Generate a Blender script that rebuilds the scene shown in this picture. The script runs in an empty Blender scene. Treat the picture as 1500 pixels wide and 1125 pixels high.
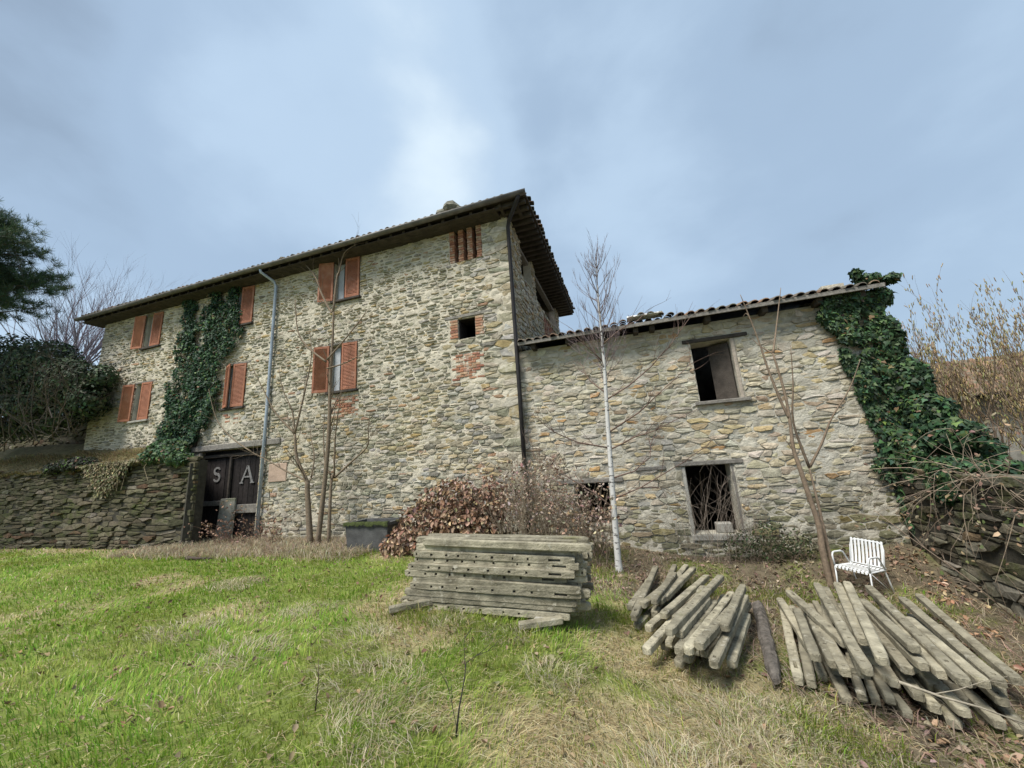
import bpy, math, random
import numpy as np
from mathutils import Vector, Matrix
S = bpy.context.scene
COL = S.collection
R = math.radians
rng = np.random.default_rng(7)
rnd = random.Random(11)

# ------------------------------------------------------------------ camera, sky, sun, exposure
CAMZ = 1.65
cam_d = bpy.data.cameras.new('camera'); cam = bpy.data.objects.new('camera', cam_d); COL.objects.link(cam)
cam_d.sensor_fit = 'HORIZONTAL'; cam_d.sensor_width = 36.0; cam_d.lens = 36.0 * 545.0 / 1500.0
cam_d.clip_start = 0.05; cam_d.clip_end = 2000
_y, _p, _r = R(17.0), R(12.35), R(-3.77)
fw = Vector((-math.sin(_y) * math.cos(_p), math.cos(_y) * math.cos(_p), math.sin(_p)))
rt = Vector((math.cos(_y), math.sin(_y), 0)); up = rt.cross(fw)
r2 = rt * math.cos(_r) + up * math.sin(_r); u2 = -rt * math.sin(_r) + up * math.cos(_r)
cam.matrix_world = Matrix(((r2.x, u2.x, -fw.x, 0), (r2.y, u2.y, -fw.y, 0), (r2.z, u2.z, -fw.z, CAMZ), (0, 0, 0, 1)))
S.camera = cam
S.view_settings.view_transform = 'Standard'; S.view_settings.look = 'None'
S.view_settings.exposure = 1.85; S.view_settings.gamma = 1.0; S.cycles.max_bounces = 5; S.cycles.diffuse_bounces = 3; S.cycles.glossy_bounces = 2; S.cycles.transmission_bounces = 2; S.view_settings.use_curve_mapping = False

SUN_DIR = Vector((-0.34, -0.60, 1.08)).normalized()
sun_el = math.asin(SUN_DIR.z); sun_az = math.atan2(SUN_DIR.x, SUN_DIR.y)
W = bpy.data.worlds.new('World'); S.world = W; W.use_nodes = True
wn = W.node_tree; wn.nodes.clear()
def N(t, typ, **kw):
    n = t.nodes.new(typ)
    for k, v in kw.items(): setattr(n, k, v)
    return n
def ramp(t, stops, interp='LINEAR'):
    n = t.nodes.new('ShaderNodeValToRGB'); cr = n.color_ramp; cr.interpolation = interp
    while len(cr.elements) < len(stops): cr.elements.new(0.5)
    for e, (p, c) in zip(cr.elements, stops):
        e.position = p; e.color = (c[0], c[1], c[2], 1) if not isinstance(c, (int, float)) else (c, c, c, 1)
    return n
def build_world():
    t = wn; L = t.links.new
    out = N(t, 'ShaderNodeOutputWorld'); mix = N(t, 'ShaderNodeMixShader'); mix.inputs[0].default_value = 0.9
    sky = N(t, 'ShaderNodeTexSky'); sky.sky_type = 'NISHITA'; sky.sun_disc = False
    sky.sun_elevation = sun_el; sky.sun_rotation = sun_az; sky.air_density = 1.3; sky.dust_density = 2.0
    b1 = N(t, 'ShaderNodeBackground'); b1.inputs[1].default_value = 0.06; L(sky.outputs[0], b1.inputs[0])
    tc = N(t, 'ShaderNodeTexCoord')
    mp = N(t, 'ShaderNodeMapping'); mp.inputs['Scale'].default_value = (1, 1, 1.5); mp.inputs['Location'].default_value = (3.1, 1.7, 0.4)
    L(tc.outputs['Generated'], mp.inputs[0])
    n1 = N(t, 'ShaderNodeTexNoise'); n1.inputs['Scale'].default_value = 2.1; n1.inputs['Detail'].default_value = 7
    n1.inputs['Roughness'].default_value = 0.5; n1.inputs['Distortion'].default_value = 0.15; L(mp.outputs[0], n1.inputs[0])
    # thin bright gap in the overcast and the darker bank beside it
    def lobe(d, lo, hi):
        vm = N(t, 'ShaderNodeVectorMath', operation='DOT_PRODUCT'); L(tc.outputs['Generated'], vm.inputs[0])
        vm.inputs[1].default_value = Vector(d).normalized()
        mr = N(t, 'ShaderNodeMapRange', interpolation_type='SMOOTHERSTEP'); L(vm.outputs['Value'], mr.inputs[0])
        mr.inputs[1].default_value = lo; mr.inputs[2].default_value = hi; return mr.outputs[0]
    br = lobe((-0.487, 0.553, 0.676), 0.90, 1.0)
    dk = lobe((-0.68, 0.38, 0.64), 0.88, 0.995)
    def math_(op, a, b):
        m = N(t, 'ShaderNodeMath', operation=op)
        for i, v in enumerate((a, b)):
            if isinstance(v, (int, float)): m.inputs[i].default_value = v
            else: L(v, m.inputs[i])
        return m.outputs[0]
    v = math_('ADD', math_('ADD', math_('MULTIPLY', n1.outputs[0], 0.55), 0.205), math_('MULTIPLY', br, 0.27))
    v = math_('SUBTRACT', v, math_('MULTIPLY', dk, 0.19))
    v = math_('ADD', v, math_('MULTIPLY', lobe((-0.856, 0.278, 0.436), 0.93, 1.0), 0.10))
    rp = ramp(t, [(0.26, (0.078, 0.103, 0.135)), (0.44, (0.114, 0.152, 0.199)), (0.60, (0.150, 0.194, 0.243)), (0.80, (0.232, 0.270, 0.297))], 'EASE')
    L(v, rp.inputs[0])
    b2 = N(t, 'ShaderNodeBackground'); L(rp.outputs[0], b2.inputs[0]); b2.inputs[1].default_value = 1.0
    L(b1.outputs[0], mix.inputs[1]); L(b2.outputs[0], mix.inputs[2]); L(mix.outputs[0], out.inputs[0])
build_world()
sd = bpy.data.lights.new('sun', 'SUN'); sd.energy = 1.5; sd.angle = R(20); sd.color = (1.0, 0.96, 0.9)
sun = bpy.data.objects.new('sun', sd); COL.objects.link(sun)
sun.rotation_euler = (-SUN_DIR).to_track_quat('-Z', 'Y').to_euler()

# ------------------------------------------------------------------ helpers
def tag(o, label=None, cat=None, group=None, kind=None):
    if label: o['label'] = label
    if cat: o['category'] = cat
    if group: o['group'] = group
    if kind: o['kind'] = kind
    return o
def link(o, parent=None):
    COL.objects.link(o)
    if parent is not None: o.parent = parent
    return o
def empty(name, label, cat, group=None, loc=(0, 0, 0)):
    o = bpy.data.objects.new(name, None); o.empty_display_size = 0.2; o.location = loc; link(o)
    return tag(o, label, cat, group)
def setcol(me, cols):
    a = me.color_attributes.new('Col', 'FLOAT_COLOR', 'POINT')
    c = np.ones((len(me.vertices), 4), np.float32); c[:, :3] = cols
    a.data.foreach_set('color', c.ravel())
def mk(name, V, F, mat, parent=None, cols=None, smooth=False, local=None):
    me = bpy.data.meshes.new(name); me.from_pydata([tuple(v) for v in V], [], F)
    if cols is not None: setcol(me, np.asarray(cols, np.float32))
    if smooth: me.polygons.foreach_set('use_smooth', np.ones(len(me.polygons), bool))
    me.materials.append(mat); me.update()
    return link(bpy.data.objects.new(name, me), parent)
def mk_np(name, V, F, mat, parent=None, cols=None, smooth=False):
    """V (n,3), F (m,k) all faces the same size"""
    me = bpy.data.meshes.new(name); n, k = F.shape
    me.vertices.add(len(V)); me.vertices.foreach_set('co', np.asarray(V, np.float32).ravel())
    me.loops.add(n * k); me.loops.foreach_set('vertex_index', F.astype(np.int32).ravel())
    me.polygons.add(n); me.polygons.foreach_set('loop_start', np.arange(0, n * k, k, dtype=np.int32))
    me.polygons.foreach_set('loop_total', np.full(n, k, np.int32))
    if smooth: me.polygons.foreach_set('use_smooth', np.ones(n, bool))
    me.update(calc_edges=True); me.validate()
    if cols is not None: setcol(me, np.asarray(cols, np.float32))
    me.materials.append(mat)
    return link(bpy.data.objects.new(name, me), parent)
class MB:
    def __init__(s): s.v = []; s.f = []; s.c = []
    def add(s, V, F, col=(1, 1, 1)):
        b = len(s.v); s.v += [tuple(x) for x in V]; s.f += [tuple(i + b for i in f) for f in F]; s.c += [col] * len(V)
    def box(s, lo, hi, col=(1, 1, 1), M=None, bev=0.0):
        x0, y0, z0 = lo; x1, y1, z1 = hi
        if bev <= 0:
            V = [(x, y, z) for z in (z0, z1) for y in (y0, y1) for x in (x0, x1)]
            F = [(0, 2, 3, 1), (4, 5, 7, 6), (0, 1, 5, 4), (2, 6, 7, 3), (0, 4, 6, 2), (1, 3, 7, 5)]
        else:
            b = bev; V = []
            for (zz, i) in ((z0, b), (z0 + b, 0), (z1 - b, 0), (z1, b)):
                for (x, y) in ((x0 + b, y0 + i), (x1 - b, y0 + i), (x1 - i, y0 + b), (x1 - i, y1 - b), (x1 - b, y1 - i), (x0 + b, y1 - i), (x0 + i, y1 - b), (x0 + i, y0 + b)):
                    V.append((x, y, zz))
            F = [tuple(range(7, -1, -1)), tuple(range(24, 32))]
            for k in range(3):
                for i in range(8): F.append((k * 8 + i, k * 8 + (i + 1) % 8, k * 8 + 8 + (i + 1) % 8, k * 8 + 8 + i))
        if M is not None: V = [tuple(M @ Vector(v)) for v in V]
        s.add(V, F, col)
    def tube(s, pts, rad, n=8, col=(1, 1, 1), cap=True):
        pts = [Vector(p) for p in pts]
        if isinstance(rad, (int, float)): rad = [rad] * len(pts)
        V = []; F = []; ref = None
        for i, p in enumerate(pts):
            d = (pts[min(i + 1, len(pts) - 1)] - pts[max(i - 1, 0)])
            if d.length < 1e-9: d = Vector((0, 0, 1))
            d.normalize()
            if ref is None: ref = d.orthogonal().normalized()
            ref = (ref - d * ref.dot(d))
            if ref.length < 1e-6: ref = d.orthogonal()
            ref.normalize(); b = d.cross(ref)
            for k in range(n):
                a = 2 * math.pi * k / n
                V.append(p + (ref * math.cos(a) + b * math.sin(a)) * rad[i])
        for i in range(len(pts) - 1):
            for k in range(n):
                F.append((i * n + k, i * n + (k + 1) % n, (i + 1) * n + (k + 1) % n, (i + 1) * n + k))
        if cap and n > 2: F.append(tuple(range(n - 1, -1, -1))); F.append(tuple(range((len(pts) - 1) * n, len(pts) * n)))
        s.add(V, F, col)
    def build(s, name, mat, parent=None, smooth=False):
        return mk(name, s.v, s.f, mat, parent, s.c, smooth)
def vnoise(x, y, seed=0, oct=3):
    """smooth value noise 0..1, numpy"""
    x = np.asarray(x, float); y = np.asarray(y, float); tot = np.zeros_like(x); amp = 0.5; s = 0
    for o in range(oct):
        xi = np.floor(x).astype(np.int64); yi = np.floor(y).astype(np.int64); fx = x - xi; fy = y - yi
        fx = fx * fx * (3 - 2 * fx); fy = fy * fy * (3 - 2 * fy)
        def h(a, b):
            q = (a * 374761393 + b * 668265263 + (seed + o) * 974711) & 0x7fffffff
            q = ((q ^ (q >> 13)) * 1274126177) & 0x7fffffff
            return ((q ^ (q >> 16)) & 0xffff) / 65535.0
        v = (h(xi, yi) * (1 - fx) + h(xi + 1, yi) * fx) * (1 - fy) + (h(xi, yi + 1) * (1 - fx) + h(xi + 1, yi + 1) * fx) * fy
        tot += v * amp; s += amp; amp *= 0.5; x = x * 2.03 + 17.3; y = y * 2.03 + 5.1
    return tot / s
def sst(a, b, x):
    t = np.clip((np.asarray(x, float) - a) / (b - a), 0, 1); return t * t * (3 - 2 * t)
def ground_z(X, Y):
    X = np.asarray(X, float); Y = np.asarray(Y, float)
    z = -0.65 * sst(-3, 2.5, X)
    z = z + sst(7.4, 8.7, Y) * (0.15 + 0.35 * sst(0, 4.4, X)) * sst(-2, -1, X)
    z = z + (vnoise(X * 0.9, Y * 0.9, 3) - 0.5) * 0.10 + (vnoise(X * 3.1, Y * 3.1, 5) - 0.5) * 0.035
    return z - 0.02 * sst(9, 30, np.hypot(X, Y))
def gz(x, y): return float(ground_z(np.array([x]), np.array([y]))[0])

# ------------------------------------------------------------------ materials
def mat(name, base=None, attr=False, rough=0.85, var=0.25, vscale=6.0, bump=0.3, bscale=30.0, objrand=0.0, spec=0.25, stops=None, metal=0.0,
        mask=None, transl=0.0):
    m = bpy.data.materials.new(name); m.use_nodes = True; t = m.node_tree; t.nodes.clear(); L = t.links.new
    out = N(t, 'ShaderNodeOutputMaterial'); p = N(t, 'ShaderNodeBsdfPrincipled'); L(p.outputs[0], out.inputs[0])
    p.inputs['Roughness'].default_value = rough; p.inputs['Specular IOR Level'].default_value = spec; p.inputs['Metallic'].default_value = metal
    tc = N(t, 'ShaderNodeTexCoord'); geo = N(t, 'ShaderNodeNewGeometry')
    pos = geo.outputs['Position']
    nz = N(t, 'ShaderNodeTexNoise'); nz.inputs['Scale'].default_value = vscale; nz.inputs['Detail'].default_value = 6; nz.inputs['Roughness'].default_value = 0.62
    L(pos, nz.inputs[0])
    if stops: c0 = ramp(t, stops); L(nz.outputs[0], c0.inputs[0]); c = c0.outputs[0]
    elif attr: a = N(t, 'ShaderNodeAttribute'); a.attribute_name = 'Col'; c = a.outputs['Color']
    else: rgb = N(t, 'ShaderNodeRGB'); rgb.outputs[0].default_value = (*base, 1); c = rgb.outputs[0]
    if var > 0:
        mr = N(t, 'ShaderNodeMapRange'); L(nz.outputs[0], mr.inputs[0]); mr.inputs[1].default_value = 0.3; mr.inputs[2].default_value = 0.7
        mr.inputs[3].default_value = 1 - var; mr.inputs[4].default_value = 1 + var
        mx = N(t, 'ShaderNodeVectorMath', operation='SCALE'); L(c, mx.inputs[0]); L(mr.outputs[0], mx.inputs['Scale']); c = mx.outputs[0]
    if objrand > 0:
        oi = N(t, 'ShaderNodeObjectInfo'); mr = N(t, 'ShaderNodeMapRange'); L(oi.outputs['Random'], mr.inputs[0])
        mr.inputs[3].default_value = 1 - objrand; mr.inputs[4].default_value = 1 + objrand
        mx = N(t, 'ShaderNodeVectorMath', operation='SCALE'); L(c, mx.inputs[0]); L(mr.outputs[0], mx.inputs['Scale']); c = mx.outputs[0]
    if mask:   # (colour, scale, lo, hi): lichen, moss or dirt patches with a shape of their own
        for (mc, ms, lo, hi) in mask:
            n2 = N(t, 'ShaderNodeTexNoise'); n2.inputs['Scale'].default_value = ms; n2.inputs['Detail'].default_value = 5; n2.inputs['Roughness'].default_value = 0.65
            L(pos, n2.inputs[0])
            mr = N(t, 'ShaderNodeMapRange'); L(n2.outputs[0], mr.inputs[0]); mr.inputs[1].default_value = lo; mr.inputs[2].default_value = hi
            mm = N(t, 'ShaderNodeMix', data_type='RGBA'); L(mr.outputs[0], mm.inputs['Factor']); L(c, mm.inputs['A']); mm.inputs['B'].default_value = (*mc, 1); c = mm.outputs['Result']
    L(c, p.inputs['Base Color'])
    if transl > 0:
        tr = N(t, 'ShaderNodeBsdfTranslucent'); L(c, tr.inputs[0]); ms_ = N(t, 'ShaderNodeMixShader'); ms_.inputs[0].default_value = transl
        L(p.outputs[0], ms_.inputs[1]); L(tr.outputs[0], ms_.inputs[2]); L(ms_.outputs[0], out.inputs[0])
    if bump > 0:
        nb = N(t, 'ShaderNodeTexNoise'); nb.inputs['Scale'].default_value = bscale; nb.inputs['Detail'].default_value = 6; nb.inputs['Roughness'].default_value = 0.65
        L(pos, nb.inputs[0])
        bp = N(t, 'ShaderNodeBump'); bp.inputs['Strength'].default_value = bump; bp.inputs['Distance'].default_value = 0.03
        L(nb.outputs[0], bp.inputs['Height']); L(bp.outputs[0], p.inputs['Normal'])
    return m
M = {}
M['stone'] = mat('stone', attr=True, rough=0.92, var=0.30, vscale=9, bump=0.7, bscale=22, mask=[((0.44, 0.41, 0.335), 4.5, 0.55, 0.72), ((0.15, 0.135, 0.10), 1.6, 0.58, 0.80)])
M['dark_stone'] = mat('dark_stone', attr=True, rough=0.95, var=0.4, vscale=8, bump=0.8, bscale=20, mask=[((0.065, 0.075, 0.022), 2.2, 0.52, 0.70), ((0.22, 0.22, 0.18), 9, 0.70, 0.80)])
M['mortar'] = mat('mortar', base=(0.54, 0.49, 0.385), rough=0.95, var=0.22, vscale=3.5, bump=0.8, bscale=35, mask=[((0.30, 0.28, 0.22), 1.2, 0.52, 0.72)])
M['barn_mortar'] = mat('barn_mortar', base=(0.46, 0.43, 0.35), rough=0.95, var=0.3, vscale=3, bump=0.9, bscale=30, mask=[((0.50, 0.48, 0.41), 1.6, 0.56, 0.70), ((0.17, 0.155, 0.12), 1.1, 0.54, 0.72)])
M['dark_joint'] = mat('dark_joint', base=(0.055, 0.05, 0.038), rough=1, var=0.4, bump=0.6)
M['brick'] = mat('brick', attr=True, rough=0.9, var=0.25, vscale=14, bump=0.5, bscale=40, mask=[((0.46, 0.38, 0.30), 6, 0.50, 0.70)])
M['tile'] = mat('roof_tile', attr=True, rough=0.9, var=0.35, vscale=7, bump=0.4, bscale=40, objrand=0.25, mask=[((0.16, 0.16, 0.11), 6, 0.5, 0.65)])
M['old_wood'] = mat('old_wood', base=(0.062, 0.052, 0.043), rough=0.85, var=0.4, vscale=5, bump=0.4)
M['dark_wood'] = mat('dark_wood', base=(0.022, 0.018, 0.017), rough=0.7, var=0.5, vscale=9, bump=0.35, objrand=0.35)
M['grey_wood'] = mat('grey_wood', base=(0.20, 0.185, 0.16), rough=0.9, var=0.35, vscale=12, bump=0.5, objrand=0.15)
M['pale_wood'] = mat('pale_wood', base=(0.36, 0.31, 0.25), rough=0.85, var=0.3, vscale=10, bump=0.4)
M['shutter'] = mat('shutter_paint', base=(0.34, 0.142, 0.082), rough=0.7, var=0.18, vscale=4, bump=0.1, objrand=0.15, mask=[((0.42, 0.23, 0.16), 3, 0.52, 0.75), ((0.20, 0.08, 0.05), 7, 0.62, 0.75)])
M['white'] = mat('white_paint', base=(0.66, 0.67, 0.66), rough=0.45, var=0.08, vscale=8, bump=0.05, mask=[((0.33, 0.30, 0.26), 14, 0.60, 0.72)])
M['frame_white'] = mat('window_white', base=(0.30, 0.30, 0.30), rough=0.5, var=0.12, bump=0.05)
M['glass'] = mat('glass', base=(0.02, 0.025, 0.03), rough=0.06, var=0, bump=0, spec=0.6)
M['curtain'] = mat('curtain', base=(0.40, 0.42, 0.44), rough=0.9, var=0.15, bump=0.1)
M['zinc'] = mat('zinc', base=(0.37, 0.42, 0.48), rough=0.5, var=0.2, vscale=3, bump=0.05, metal=0.25)
M['gutter'] = mat('gutter', base=(0.15, 0.14, 0.125), rough=0.6, var=0.35, vscale=4, bump=0.1, metal=0.2)
M['dark_pipe'] = mat('dark_pipe', base=(0.028, 0.025, 0.025), rough=0.55, var=0.3, bump=0.05)
M['plaster'] = mat('plaster', base=(0.33, 0.315, 0.275), rough=0.95, var=0.3, vscale=5, bump=0.4)
M['pink_stone'] = mat('pink_stone', base=(0.42, 0.31, 0.235), rough=0.9, var=0.2, vscale=8, bump=0.3)
M['concrete'] = mat('post_concrete', base=(0.315, 0.285, 0.205), rough=0.92, var=0.38, vscale=7, bump=0.6, bscale=45, objrand=0.34,
                    mask=[((0.12, 0.105, 0.07), 4.5, 0.50, 0.70), ((0.17, 0.165, 0.06), 1.7, 0.62, 0.78), ((0.46, 0.43, 0.34), 9, 0.58, 0.72)])
M['tank'] = mat('tank_concrete', base=(0.085, 0.085, 0.082), rough=0.9, var=0.35, vscale=4, bump=0.35, mask=[((0.055, 0.055, 0.05), 2.5, 0.55, 0.7)])
M['moss'] = mat('moss', base=(0.05, 0.062, 0.02), rough=1, var=0.4, vscale=14, bump=1.0, bscale=50)
M['bark'] = mat('bark', attr=True, rough=0.9, var=0.3, vscale=20, bump=0.3, bscale=60)
M['leaf'] = mat('leaf', attr=True, rough=0.55, var=0.25, vscale=10, bump=0, spec=0.22, transl=0.12)
M['dry_leaf'] = mat('dry_leaf', attr=True, rough=0.8, var=0.2, vscale=12, bump=0, transl=0.15)
M['grass'] = mat('grass_blade', attr=True, rough=0.7, var=0.12, vscale=3, bump=0, spec=0.2, transl=0.36)
M['soil'] = mat('soil', attr=True, rough=1.0, var=0.4, vscale=7, bump=1.0, bscale=16)
M['roof_back'] = mat('roof_back', base=(0.06, 0.05, 0.042), rough=0.95, var=0.3, bump=0.3)
M['interior'] = mat('interior', base=(0.15, 0.135, 0.115), rough=1, var=0.3, bump=0.2)
M['letter'] = mat('letter', base=(0.19, 0.185, 0.18), rough=0.8, var=0.5, vscale=12, bump=0.2)

# ------------------------------------------------------------------ ground
def build_ground():
    xs = np.concatenate([np.linspace(-60, -26, 12), np.linspace(-25, 8, 150), np.linspace(9, 60, 14)])
    ys = np.concatenate([np.linspace(-60, -3, 12), np.linspace(-2, 9.2, 90), np.linspace(10, 80, 18)])
    X, Y = np.meshgrid(xs, ys); Z = ground_z(X, Y); nx, ny = len(xs), len(ys)
    far = sst(14, 60, np.hypot(X, Y)); Z = Z + 0 * far
    V = np.stack([X, Y, Z], -1).reshape(-1, 3)
    i = np.arange(nx * ny).reshape(ny, nx); F = np.stack([i[:-1, :-1], i[:-1, 1:], i[1:, 1:], i[1:, :-1]], -1).reshape(-1, 4)
    dry = dryness(V[:, 0], V[:, 1])[:, None]; lit = litter(V[:, 0], V[:, 1])[:, None]
    c = (1 - dry) * np.array([0.15, 0.185, 0.04]) + dry * np.array([0.30, 0.25, 0.135])
    mo = sst(.5, .68, vnoise(V[:, 0] * 1.6, V[:, 1] * 1.6, 15))[:, None]
    c = c * (1 - lit) + lit * ((1 - mo) * np.array([0.125, 0.102, 0.066]) + mo * np.array([0.13, 0.15, 0.04]))
    o = mk_np('ground', V, F, M['soil'], cols=c, smooth=True); tag(o, 'grassy yard sloping gently down to the right', 'ground', kind='structure')
def dryness(X, Y):
    n = vnoise(X * 0.75 + 3, Y * 1.0, 21, 4)
    d = sst(0.46, 0.66, n + 0.13 * sst(-2.2, 1.2, X) - 0.16 * sst(-2.5, -6, X) * sst(2.2, 3.5, Y) * (1 - sst(6.6, 7.2, Y)))
    near_house = sst(6.7, 7.4, Y + 0.6 * (n - 0.5)) * (1 - sst(-6.2, -5.4, X))
    return np.clip(np.maximum(d, near_house), 0, 1)
def litter(X, Y):
    n = vnoise(X * 1.3, Y * 1.3, 33, 3)
    a = sst(0.3, 1.2, X + (n - 0.5) * 1.2 + 0.14 * (Y - 4.2))
    b = sst(5.4, 6.4, Y) * sst(-2.4, -1.0, X)
    return np.clip(np.maximum(a, b) * sst(0.2, 0.5, n + 0.2), 0, 1)
build_ground()

# terrace behind the left retaining wall
def build_terrace():
    xs = np.linspace(-45, -11.98, 90); ys = np.linspace(7.75, 30, 40)
    X, Y = np.meshgrid(xs, ys)
    Z = 2.45 + 0.75 * sst(7.7, 8.8, Y) * sst(-13.2, -14.5, X) + 0.5 * sst(-15, -23, X) * sst(7.8, 9.0, Y) + 0.9 * sst(9, 16, Y) + (vnoise(X * 1.2, Y * 1.2, 8) - 0.5) * 0.25
    ok = (X < -14.1) | (Y < 7.62 + (-11.94 - X) * .47 - .03)
    V = np.stack([X, Y, Z], -1).reshape(-1, 3); nx, ny = len(xs), len(ys); okf = ok.reshape(-1)
    i = np.arange(nx * ny).reshape(ny, nx); F = np.stack([i[:-1, :-1], i[:-1, 1:], i[1:, 1:], i[1:, :-1]], -1).reshape(-1, 4)
    F = F[okf[F].all(1)]
    n = vnoise(V[:, 0] * 2, V[:, 1] * 2, 4)[:, None]
    c = n * np.array([0.21, 0.16, 0.085]) + (1 - n) * np.array([0.09, 0.09, 0.035])
    o = mk_np('terrace', V, F, M['soil'], cols=c, smooth=True); tag(o, 'raised earth terrace above the left retaining wall', 'terrace', kind='structure')
    return V[okf]
def terrace_z(X, Y):
    return 2.45 + 0.75 * sst(7.7, 8.8, Y) * sst(-13.2, -14.5, X) + 0.5 * sst(-15, -23, X) * sst(7.8, 9.0, Y) + 0.9 * sst(9, 16, Y) + (vnoise(np.asarray(X) * 1.2, np.asarray(Y) * 1.2, 8) - 0.5) * 0.25
build_terrace()

# ------------------------------------------------------------------ masonry
def clip_half(P, nx, ny, d):
    """keep nx*x+ny*y<=d"""
    out = []; n = len(P)
    for i in range(n):
        a = P[i]; b = P[(i + 1) % n]; da = nx * a[0] + ny * a[1] - d; db = nx * b[0] + ny * b[1] - d
        if da <= 0: out.append(a)
        if (da < 0 < db) or (db < 0 < da):
            t = da / (da - db); out.append((a[0] + (b[0] - a[0]) * t, a[1] + (b[1] - a[1]) * t))
    return out
def area(P):
    return 0.5 * abs(sum(P[i][0] * P[(i + 1) % len(P)][1] - P[(i + 1) % len(P)][0] * P[i][1] for i in range(len(P))))
def voronoi(seeds, rect, an):
    """seeds (u,v); cells of the metric with v scaled by an"""
    u0, u1, v0, v1 = rect; cell = 0.32; grid = {}
    for i, (u, v) in enumerate(seeds): grid.setdefault((int(u // cell), int(v * an // cell)), []).append(i)
    out = []
    for i, (u, v) in enumerate(seeds):
        V = v * an; gu, gv = int(u // cell), int(V // cell); nb = []
        for a in (-2, -1, 0, 1, 2):
            for b in (-2, -1, 0, 1, 2):
                for j in grid.get((gu + a, gv + b), ()):
                    if j != i:
                        q = seeds[j]; nb.append(((q[0] - u) ** 2 + (q[1] * an - V) ** 2, j))
        nb.sort()
        P = [(max(u0, u - .45), max(v0 * an, V - .45)), (min(u1, u + .45), max(v0 * an, V - .45)), (min(u1, u + .45), min(v1 * an, V + .45)), (max(u0, u - .45), min(v1 * an, V + .45))]
        for d2, j in nb[:22]:
            q = seeds[j]; nx, ny = q[0] - u, q[1] * an - V
            P = clip_half(P, nx, ny, (q[0] ** 2 - u ** 2 + (q[1] * an) ** 2 - V ** 2) / 2)
            if len(P) < 3: break
        out.append([(a, b / an) for a, b in P])
    return out
PAL_MAIN = [((0.35, 0.325, 0.24), 28), ((0.40, 0.37, 0.285), 22), ((0.28, 0.275, 0.20), 18), ((0.38, 0.32, 0.185), 13), ((0.33, 0.325, 0.30), 8), ((0.40, 0.30, 0.13), 3.5), ((0.36, 0.22, 0.13), 2.0), ((0.20, 0.19, 0.16), 5), ((0.45, 0.43, 0.38), 8)]
PAL_WING = [((0.38, 0.35, 0.27), 28), ((0.42, 0.39, 0.315), 24), ((0.32, 0.305, 0.25), 18), ((0.40, 0.335, 0.21), 13), ((0.32, 0.315, 0.29), 6), ((0.40, 0.27, 0.14), 2.2), ((0.30, 0.24, 0.18), 3), ((0.46, 0.44, 0.39), 8)]
PAL_DARK = [((0.085, 0.078, 0.052), 30), ((0.11, 0.10, 0.07), 25), ((0.062, 0.062, 0.036), 20), ((0.13, 0.118, 0.085), 14), ((0.10, 0.066, 0.043), 4), ((0.16, 0.15, 0.12), 5)]
def pick(pal, r):
    t = r.random() * sum(w for _, w in pal)
    for c, w in pal:
        t -= w
        if t <= 0: break
    k = r.uniform(0.82, 1.08); return tuple(max(0.01, x * k * q * r.uniform(0.96, 1.04)) for x, q in zip(c, (1.05, 1.0, .92)))
def seeds_rows(rect, hmin, hmax, wmin, wmax, r, jit=0.3, big=None):
    u0, u1, v0, v1 = rect; out = []; v = v0
    while v < v1:
        h = r.uniform(hmin, hmax); u = u0 + r.uniform(-0.2, 0.1); ph = r.random() * 6
        while u < u1:
            w = (wmin + (wmax - wmin) * r.random() ** 1.7) * (h / ((hmin + hmax) / 2)) ** 0.5
            if u0 < u + w / 2 < u1 and w > .16 and r.random() < .22:      # two thin stones in place of one
                out += [(u + w / 2 + r.uniform(-.03, .03), v + h * .22), (u + w / 2 + r.uniform(-.03, .03), v + h * .78)]
            elif u0 < u + w / 2 < u1:
                out.append((u + w / 2, v + h / 2 + math.sin(u * 0.9 + ph) * 0.03 + r.uniform(-jit, jit) * h))
            u += w
        v += h
    return [s for s in out if v0 < s[1] < v1]
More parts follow.
